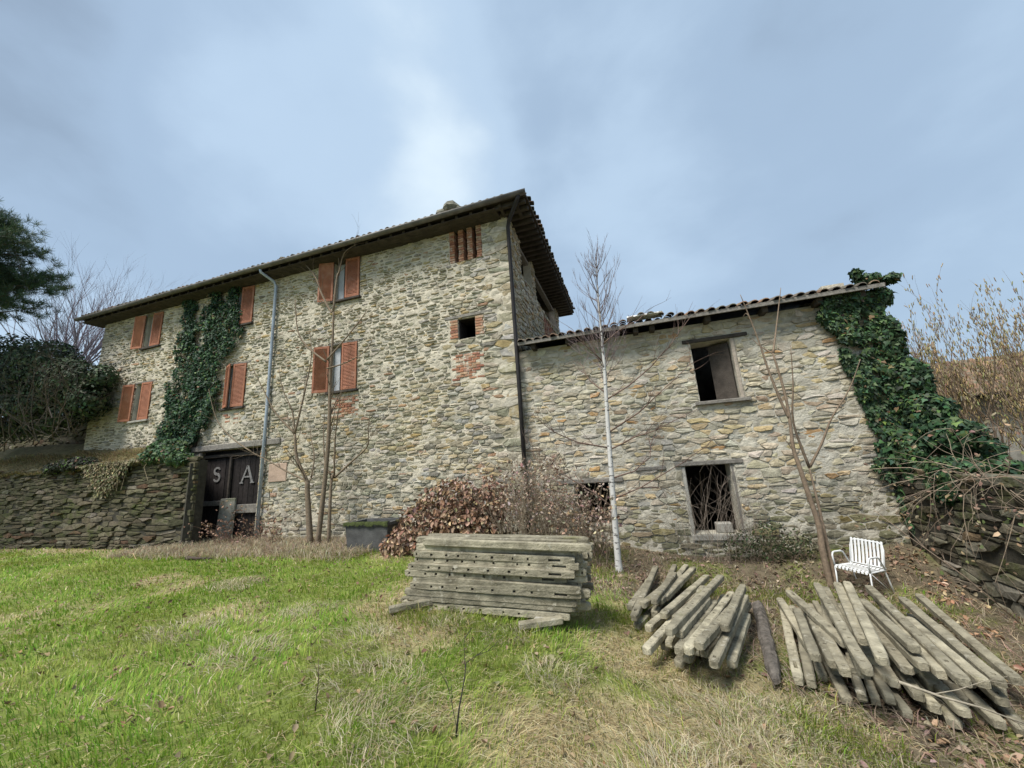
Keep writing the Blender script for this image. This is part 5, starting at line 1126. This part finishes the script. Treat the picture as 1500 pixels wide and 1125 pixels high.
def stick(name, label, pts, r0, col, cat='branch', twigs=0, seed=1, r1=None):
    r_ = random.Random(seed); mb = MB(); m = len(pts); mb.tube(pts, [r0 * (1 - .65 * i / (m - 1)) for i in range(m)], 6, col)
    for k in range(twigs):
        i = r_.randrange(1, m); d = (Vector(pts[i]) - Vector(pts[i - 1])).normalized(); ax = d.orthogonal().normalized(); ax.rotate(Matrix.Rotation(r_.uniform(0, 6.28), 3, d)); grow(mb, Vector(pts[i]).lerp(Vector(pts[i - 1]), r_.random()), d * .8 + ax * .6, r_.uniform(.15, .5), r0 * .4, 1, .5, r_, col, .0, 3, (1, 2), .5, n=4)
    return tag(mb.build(name, M['bark'], None, True), label, cat)
def gp(x, y, h=0): return (x, y, gz(x, y) + h)
stick('dead_stem', 'thin dark dead stem standing upright in the foreground grass', [gp(-1.39, 2.70), (-1.37, 2.72, gz(-1.38, 2.7) + .16), (-1.34, 2.76, gz(-1.38, 2.7) + .33), (-1.33, 2.77, gz(-1.38, 2.7) + .42)], .008, (.045, .04, .035), 'stem', 3, 4)
stick('dead_stem', 'short dry stem in the lower left foreground grass', [gp(-2.45, 2.55), (-2.44, 2.56, gz(-2.45, 2.55) + .2), (-2.46, 2.57, gz(-2.45, 2.55) + .34)], .005, (.10, .075, .05), 'stem', 1, 5)
stick('fallen_branch', 'pale fallen branch lying across the front of the large post heap', [(1.72, 4.0, -.16), (1.95, 3.96, -.22), (2.15, 3.98, -.27), (2.45, 4.0, -.38)], .012, (.33, .29, .22), 'branch', 3, 6)
stick('fallen_branch', 'thin pale stick in the leaf litter at the lower right', [gp(2.2, 3.7, .04), gp(2.45, 3.72, .05), gp(2.8, 3.7, .03)], .009, (.42, .38, .31), 'branch', 0, 7)
stick('wood_scrap', 'dark scrap of wood lying on dry grass before the plank door', [gp(-10.2, 6.55, .05), gp(-9.8, 6.5, .06), gp(-9.35, 6.52, .05)], .05, (.075, .055, .045), 'wood', 0, 8)
for k, (x, y, dx, L_, lab) in enumerate(((4.2, 5.2, .05, 1.9, 'long bare cane arching in front of the garden wall'), (4.25, 6.6, -.25, 1.5, 'bare bramble cane leaning left in front of the garden wall'), (4.0, 4.6, .2, 2.6, 'tall bare cane rising past the garden wall at the right edge'))):
    z = gz(x, y); stick('bramble_cane', lab, [(x, y, z - .05), (x - .15 + dx, y + .1, z + L_ * .35), (x - .35 + dx * 2, y + .15, z + L_ * .68), (x - .62 + dx * 2, y + .2, z + L_ * .9)], .009, (.27, .205, .15), 'cane', 7, 20 + k)

# ------------------------------------------------------------------ grass, straw, leaf litter
def blades(name, label, X, Y, Z, hgt, wid, lean, ang, cols, cat='grass'):
    n = len(X); dx, dy = np.cos(ang), np.sin(ang); px, py = -np.sin(ang + rng.normal(0, .6, n)), np.cos(ang + rng.normal(0, .6, n))
    l1 = lean * .35; V = np.zeros((n, 5, 3)); up1 = hgt * .55; up2 = hgt * (1 - .45 * np.clip(lean / np.maximum(hgt, .01), 0, 2) * .5)
    for k, (ox, w_, z_) in enumerate(((0, 1, 0), (0, -1, 0), (l1, -.8, up1), (l1, .8, up1), (lean, 0, up2))):
        V[:, k, 0] = X + dx * ox + px * wid * w_ * .5; V[:, k, 1] = Y + dy * ox + py * wid * w_ * .5; V[:, k, 2] = Z + z_ - .01 * (k < 2)
    T = np.array([(0, 1, 2), (0, 2, 3), (3, 2, 4)]); F = (T[None] + (np.arange(n) * 5)[:, None, None]).reshape(-1, 3)
    shade = np.array([.8, .8, 1, 1, 1.12])[None, :, None]
    C = (cols[:, None, :] * np.ones_like(shade)).reshape(-1, 3)
    o = mk_np(name, V.reshape(-1, 3), F, M['grass'], None, C); return tag(o, label, cat, kind='stuff')
FOOT = [(-3.1, -.8, 4.5, 5.05)]
def meadow(n):
    r = (1.3 ** .7 + rng.random(n) * (26 ** .7 - 1.3 ** .7)) ** (1 / .7); th = np.radians(rng.uniform(-78, 48, n)); X = r * np.sin(th); Y = r * np.cos(th)
    k = (Y < 8.5) & ~((X < -11.8) & (Y > 7.55)) & (X < 4.4) & ~((X > -3.05) & (X < -.9) & (Y > 4.6) & (Y < 5.0)) & ~((X > -6.4) & (X < -5.25) & (Y > 7.3) & (Y < 8.0)); return X[k], Y[k], r[k]
X, Y, r_ = meadow(330000); dry = dryness(X, Y); lit = litter(X, Y)
keep = rng.random(len(X)) > lit * (.92 - .5 * sst(.5, .68, vnoise(X * 1.6, Y * 1.6, 15))); X, Y, r_, dry, lit = X[keep], Y[keep], r_[keep], dry[keep], lit[keep]
straw = rng.random(len(X)) < np.clip(.20 + .56 * dry - .05 * sst(-1, -4, X), 0, 1); tuft = vnoise(X * 5, Y * 5, 44, 2)
hgt = np.where(straw, rng.uniform(.012, .06, len(X)), rng.uniform(.03, .10, len(X)) * (.35 + 1.2 * tuft)); big = rng.random(len(X)) < .03; hgt = np.where(big, hgt * 1.9, hgt)
lean = np.where(straw, rng.uniform(.05, .20, len(X)), hgt * rng.uniform(.3, 1.1, len(X)))
ang = vnoise(X * .8, Y * .8, 55) * 9 + rng.normal(0, .8, len(X))
green = vary(len(X), [(.20, .36, .038), (.245, .40, .048), (.30, .41, .064), (.165, .31, .036), (.35, .40, .095)], .16, .05); ylw = sst(.35, .7, vnoise(X * 1.1 + 9, Y * 1.1, 66))[:, None]
green = green * (1 - .45 * ylw) + .45 * ylw * np.array([.38, .36, .10])
strawc = vary(len(X), [(.54, .46, .26), (.60, .52, .32), (.46, .37, .20), (.50, .45, .30), (.40, .30, .16)], .16, .04)
cols = np.where(straw[:, None], strawc, green)
blades('meadow_grass', 'green meadow grass mixed with flattened yellow straw', X, Y, ground_z(X, Y), hgt, .0032 + .0009 * r_, lean, ang, cols)
# dead stalks heaped along the foot of the house
n = 26000; X = rng.uniform(-13.4, -5.6, n); Y = rng.uniform(6.3, 8.5, n); k = (rng.random(n) < sst(6.3, 7.3, Y + .5 * (vnoise(X, Y, 5) - .5))) & ~((X < -11.8) & (Y > 7.6) & (Y < 7.55 + (-11.94 - X) * .47)) & ~((X > -6.45) & (Y > 7.25)); X, Y = X[k], Y[k]; n = len(X)
blades('dry_stalks', 'heap of grey-brown dead stalks along the foot of the farmhouse', X, Y, ground_z(X, Y) + rng.uniform(0, .05, n), rng.uniform(.03, .22, n) * (.5 + vnoise(X * 2, Y * 2, 8)), np.full(n, .011), rng.uniform(.08, .32, n), rng.uniform(0, 6.28, n), vary(n, [(.42, .355, .245), (.49, .42, .30), (.31, .25, .165), (.36, .30, .20)], .2), 'straw')
# tussocks of dead grass in the meadow
tus = [(-2.35, 3.0, .3), (-2.9, 3.6, .22), (-1.9, 2.6, .28), (-.9, 3.6, .2), (.35, 3.75, .3), (.75, 3.55, .3), (.1, 3.1, .22), (-4.2, 4.2, .25), (-3.9, 3.1, .25), (-5.2, 3.4, .3), (.95, 4.0, .22), (-.3, 2.6, .25), (-6.5, 5.0, .3), (.55, 4.05, .2), (1.2, 3.6, .25), (-1.5, 4.15, .16), (-2.2, 4.2, .16)]
XX = []; YY = []; AA = []
for (x, y, s) in tus:
    m = int(420 * s / .25); a = rng.uniform(0, 6.28, m); q = s * 1.5 * np.sqrt(rng.random(m)) * (.6 + .8 * vnoise(np.cos(a) * 1.5 + x * 3, np.sin(a) * 1.5 + y * 3, 71)); XX.append(x + q * np.cos(a)); YY.append(y + q * np.sin(a) * .8); AA.append(a * .5 + rng.uniform(0, 2) + rng.normal(0, .7, m))
X, Y, A_ = np.concatenate(XX), np.concatenate(YY), np.concatenate(AA); n = len(X)
blades('dead_tussocks', 'flattened tussocks of bleached dead grass in the meadow', X, Y, ground_z(X, Y), rng.uniform(.03, .11, n), .0035 + .0006 * np.hypot(X, Y), rng.uniform(.08, .24, n), A_, vary(n, [(.48, .42, .29), (.53, .47, .33), (.37, .31, .20), (.30, .32, .13)], .18, .04), 'grass')
# fresh tufts before the heaps
XX = []; YY = []
for (x, y, s) in ((1.15, 3.95, .3), (1.35, 3.75, .3), (1.6, 3.6, .2), (-.9, 6.9, .35), (-.4, 5.2, .25), (-1.6, 4.25, .35), (-2.6, 4.25, .35), (-6.0, 7.0, .5), (-7.2, 7.2, .4), (1.9, 7.2, .5), (1.0, 7.0, .4), (2.9, 6.9, .4)):
    m = int(550 * s / .3); XX.append(x + rng.normal(0, s * .8, m)); YY.append(y + rng.normal(0, s * .5, m))
X, Y = np.concatenate(XX), np.concatenate(YY); k = ~((X > -3.05) & (X < -.9) & (Y > 4.5)); X, Y = X[k], Y[k]; n = len(X)
blades('fresh_tufts', 'bright green tufts of grass beside the post heaps', X, Y, ground_z(X, Y), rng.uniform(.05, .16, n), .004 + .0006 * np.hypot(X, Y), rng.uniform(.03, .14, n), rng.normal(-1.6, .9, n), vary(n, [(.23, .31, .045), (.28, .34, .06), (.18, .26, .04), (.40, .37, .14)], .15, .05), 'grass')
# terrace grass and the pale fringe that hangs over the retaining wall
n = 30000; X = rng.uniform(-30, -12.3, n); Y = rng.uniform(7.5, 8.6, n); k = (Y < 8.4) & ((X < -14.1) | (Y < 7.55 + (-11.94 - X) * .47)); X, Y = X[k], Y[k]; n = len(X)
blades('terrace_grass', 'pale dry grass on the terrace above the retaining wall', X, Y, terrace_z(X, Y), rng.uniform(.04, .16, n), np.full(n, .016), rng.uniform(.05, .2, n), rng.normal(-1.6, .8, n), vary(n, [(.34, .27, .15), (.40, .33, .19), (.27, .21, .12), (.16, .16, .06)], .18), 'grass')
def fringe():
    n = 5200; u = rng.normal(0, 1, n); X = -15.6 + u * .55; z = 2.55 - np.abs(rng.normal(0, .45, n)) * (1 - np.clip(np.abs(u) / 2.4, 0, 1)); k = z > 1.5; X, z = X[k], z[k]; n = len(X); P = np.stack([X, 7.5 - rng.uniform(0, .12, n), z], 1)
    root = empty('hanging_creeper', 'straw-coloured withered creeper hanging over the retaining wall near the door', 'creeper')
    o = scatter('foliage', OVAL_V, OVAL_F, P, np.tile([0, -1, .3], (n, 1)) + rng.normal(0, .5, (n, 3)), np.tile([0, 0, -1.0], (n, 1)) + rng.normal(0, .5, (n, 3)), rng.uniform(.05, .11, n), vary(n, [(.24, .215, .12), (.30, .265, .16), (.15, .15, .08), (.19, .15, .09)], .2), 'dry_leaf', root); o['kind'] = 'stuff'
    s = MB(); q = random.Random(4)
    for k in range(40): x = -15.6 + q.gauss(0, .5); s.tube([(x, 7.58, 2.6), (x + q.uniform(-.1, .1), 7.46, 2.3), (x + q.uniform(-.25, .25), 7.46, 2.55 - q.uniform(.4, .9))], .007, 3, (.22, .18, .11))
    s.build('stems', M['bark'], root)
fringe()
n = 17000; X = rng.uniform(-2.5, 4.35, n); Y = rng.uniform(2.2, 8.6, n); k = rng.random(n) < litter(X, Y) * (.42 + .5 * sst(1.2, 3.0, X - .3 * (Y - 3.5))) * sst(.25, .6, vnoise(X * 1.7, Y * 1.7, 91)); X, Y = X[k], Y[k]; n = len(X)
P = np.stack([X, Y, ground_z(X, Y) + rng.uniform(.002, .035, n)], 1); warm = sst(1.4, 3.0, X - .35 * (Y - 3.2))[:, None]
c1 = vary(n, [(.22, .155, .11), (.28, .21, .155), (.16, .115, .08), (.34, .27, .20)], .2); c2 = vary(n, [(.36, .205, .115), (.43, .27, .155), (.26, .15, .09), (.48, .35, .22)], .2)
o = scatter('leaf_litter', CURL_V, OVAL_F, P, np.tile([0, 0, 1.0], (n, 1)) + rng.normal(0, .45, (n, 3)), rng.normal(0, 1, (n, 3)), rng.uniform(.03, .085, n), c1 * (1 - warm) + c2 * warm, 'dry_leaf'); tag(o, 'brown fallen leaves covering the ground around the post heaps', 'leaves', kind='stuff')
n = 17000; X = rng.uniform(-2.3, 4.35, n); Y = rng.uniform(2.6, 8.6, n); k = litter(X, Y) > .3; X, Y = X[k], Y[k]; n = len(X)
blades('dry_twigs', 'thin dead twigs and stalks strewn before the barn', X, Y, ground_z(X, Y) + .01, rng.uniform(.01, .14, n), np.full(n, .007), rng.uniform(.08, .3, n), rng.uniform(0, 6.28, n), vary(n, [(.34, .27, .19), (.42, .34, .24), (.24, .18, .13)], .2), 'twigs')
# leaves blown on to the large heap
n = 260; X = rng.uniform(1.5, 3.2, n); Y = rng.uniform(4.3, 6.2, n)
def weeds():
    root = empty('weed_clump', 'dark green evergreen weeds at the foot of the barn wall behind the sapling', 'weeds')
    p, n_ = shell_pts([(2.2, 8.35, -.05, .35, .2, .45), (1.75, 8.4, -.1, .35, .2, .3), (2.65, 8.4, -.1, .3, .2, .3)], 1500)
    o = scatter('foliage', OVAL_V, OVAL_F, p, n_ + rng.normal(0, .8, p.shape), rng.normal(0, 1, p.shape), rng.uniform(.03, .06, len(p)), vary(len(p), [(.04, .06, .025), (.055, .075, .03), (.075, .07, .04)], .25), 'leaf', root); o['kind'] = 'stuff'
    b = MB(); q = random.Random(9)
    for k in range(45): x = q.uniform(1.5, 2.9); grow(b, (x, 8.35, -.4), (q.uniform(-.5, .5), q.uniform(-.4, .1), 1), q.uniform(.4, .9), .005, 1, .5, q, (.14, .11, .08), .1, 3, (1, 3), .5, n=3)
    b.build('stems', M['bark'], root)
weeds()
def doorway_twigs():
    root = empty('bare_shrub', 'tangle of bare thin twigs growing in front of the lower barn doorway', 'shrub'); b = MB(); q = random.Random(29)
    for k in range(34): x = q.uniform(.8, 2.0); grow(b, (x, q.uniform(8.25, 8.5), -.4), (q.uniform(-.5, .5), q.uniform(-.25, .15), 1), q.uniform(1.0, 1.9), .0055, 1, .7, q, q.choice([(.24, .195, .155), (.18, .145, .115)]), .05, 5, (2, 4), .6, n=3, wig=.16)
    b.build('branches', M['bark'], root)
doorway_twigs()
def wall_vines():
    root = empty('dry_vines', 'dry leafless vines and brambles trailing over the garden wall', 'vines'); b = MB(); q = random.Random(39); tips = []
    for k in range(75):
        y = q.uniform(3.6, 8.2); grow(b, (4.45 + q.uniform(-.05, .35), y, q.uniform(.9, 1.15)), (q.uniform(-1, .1), q.uniform(-.7, .5), q.uniform(-.5, .6)), q.uniform(.6, 1.5), .007, 1, .6, q, q.choice([(.27, .21, .15), (.33, .265, .19), (.20, .15, .11)]), -.35, 5, (2, 4), .6, tips, n=3, wig=.16)
    b.build('stems', M['bark'], root)
    T = np.array([tuple(t[0]) for t in tips]); P = np.repeat(T, 3, 0) + rng.normal(0, .06, (len(T) * 3, 3)); n = len(P)
    o = scatter('foliage', CURL_V, OVAL_F, P, rng.normal(0, 1, (n, 3)), rng.normal(0, 1, (n, 3)), rng.uniform(.03, .07, n), vary(n, [(.30, .22, .14), (.36, .27, .18), (.12, .14, .05), (.22, .15, .10)], .2), 'dry_leaf', root); o['kind'] = 'stuff'
wall_vines()
# a thin strewing of fallen leaves over the whole meadow
n = 1500; X = rng.uniform(-9, 3.5, n); Y = rng.uniform(1.8, 7.5, n); k = ~((X > -3.05) & (X < -.9) & (Y > 4.5) & (Y < 5.1)); X, Y = X[k], Y[k]; n = len(X)
o = scatter('strewn_leaves', CURL_V, OVAL_F, np.stack([X, Y, ground_z(X, Y) + rng.uniform(.01, .045, n)], 1), np.tile([0, 0, 1.0], (n, 1)) + rng.normal(0, .5, (n, 3)), rng.normal(0, 1, (n, 3)), rng.uniform(.025, .07, n), vary(n, [(.25, .18, .10), (.32, .25, .15), (.18, .125, .075)], .2), 'dry_leaf'); tag(o, 'single brown leaves strewn thinly over the meadow', 'leaves', kind='stuff')
def door_brambles():
    root = empty('bramble_thicket', 'tangle of brown dry brambles beside the plank door and grey downpipe', 'brambles'); b = MB(); q = random.Random(19); tips = []
    for k in range(60): x = q.uniform(-11.3, -9.0); grow(b, (x, q.uniform(7.7, 8.4), -.05), (q.uniform(-.8, .8), q.uniform(-.6, .1), 1), q.uniform(.35, .9), .006, 1, .6, q, q.choice([(.22, .15, .105), (.16, .11, .08)]), -.2, 4, (1, 3), .6, tips, n=3)
    b.build('stems', M['bark'], root)
    T = np.array([tuple(t[0]) for t in tips]); P = np.repeat(T, 4, 0) + rng.normal(0, .06, (len(T) * 4, 3)); n = len(P)
    o = scatter('foliage', CURL_V, OVAL_F, P, rng.normal(0, 1, (n, 3)), rng.normal(0, 1, (n, 3)), rng.uniform(.04, .08, n), vary(n, [(.26, .16, .11), (.33, .22, .16), (.19, .115, .08)], .2), 'dry_leaf', root); o['kind'] = 'stuff'
door_brambles()
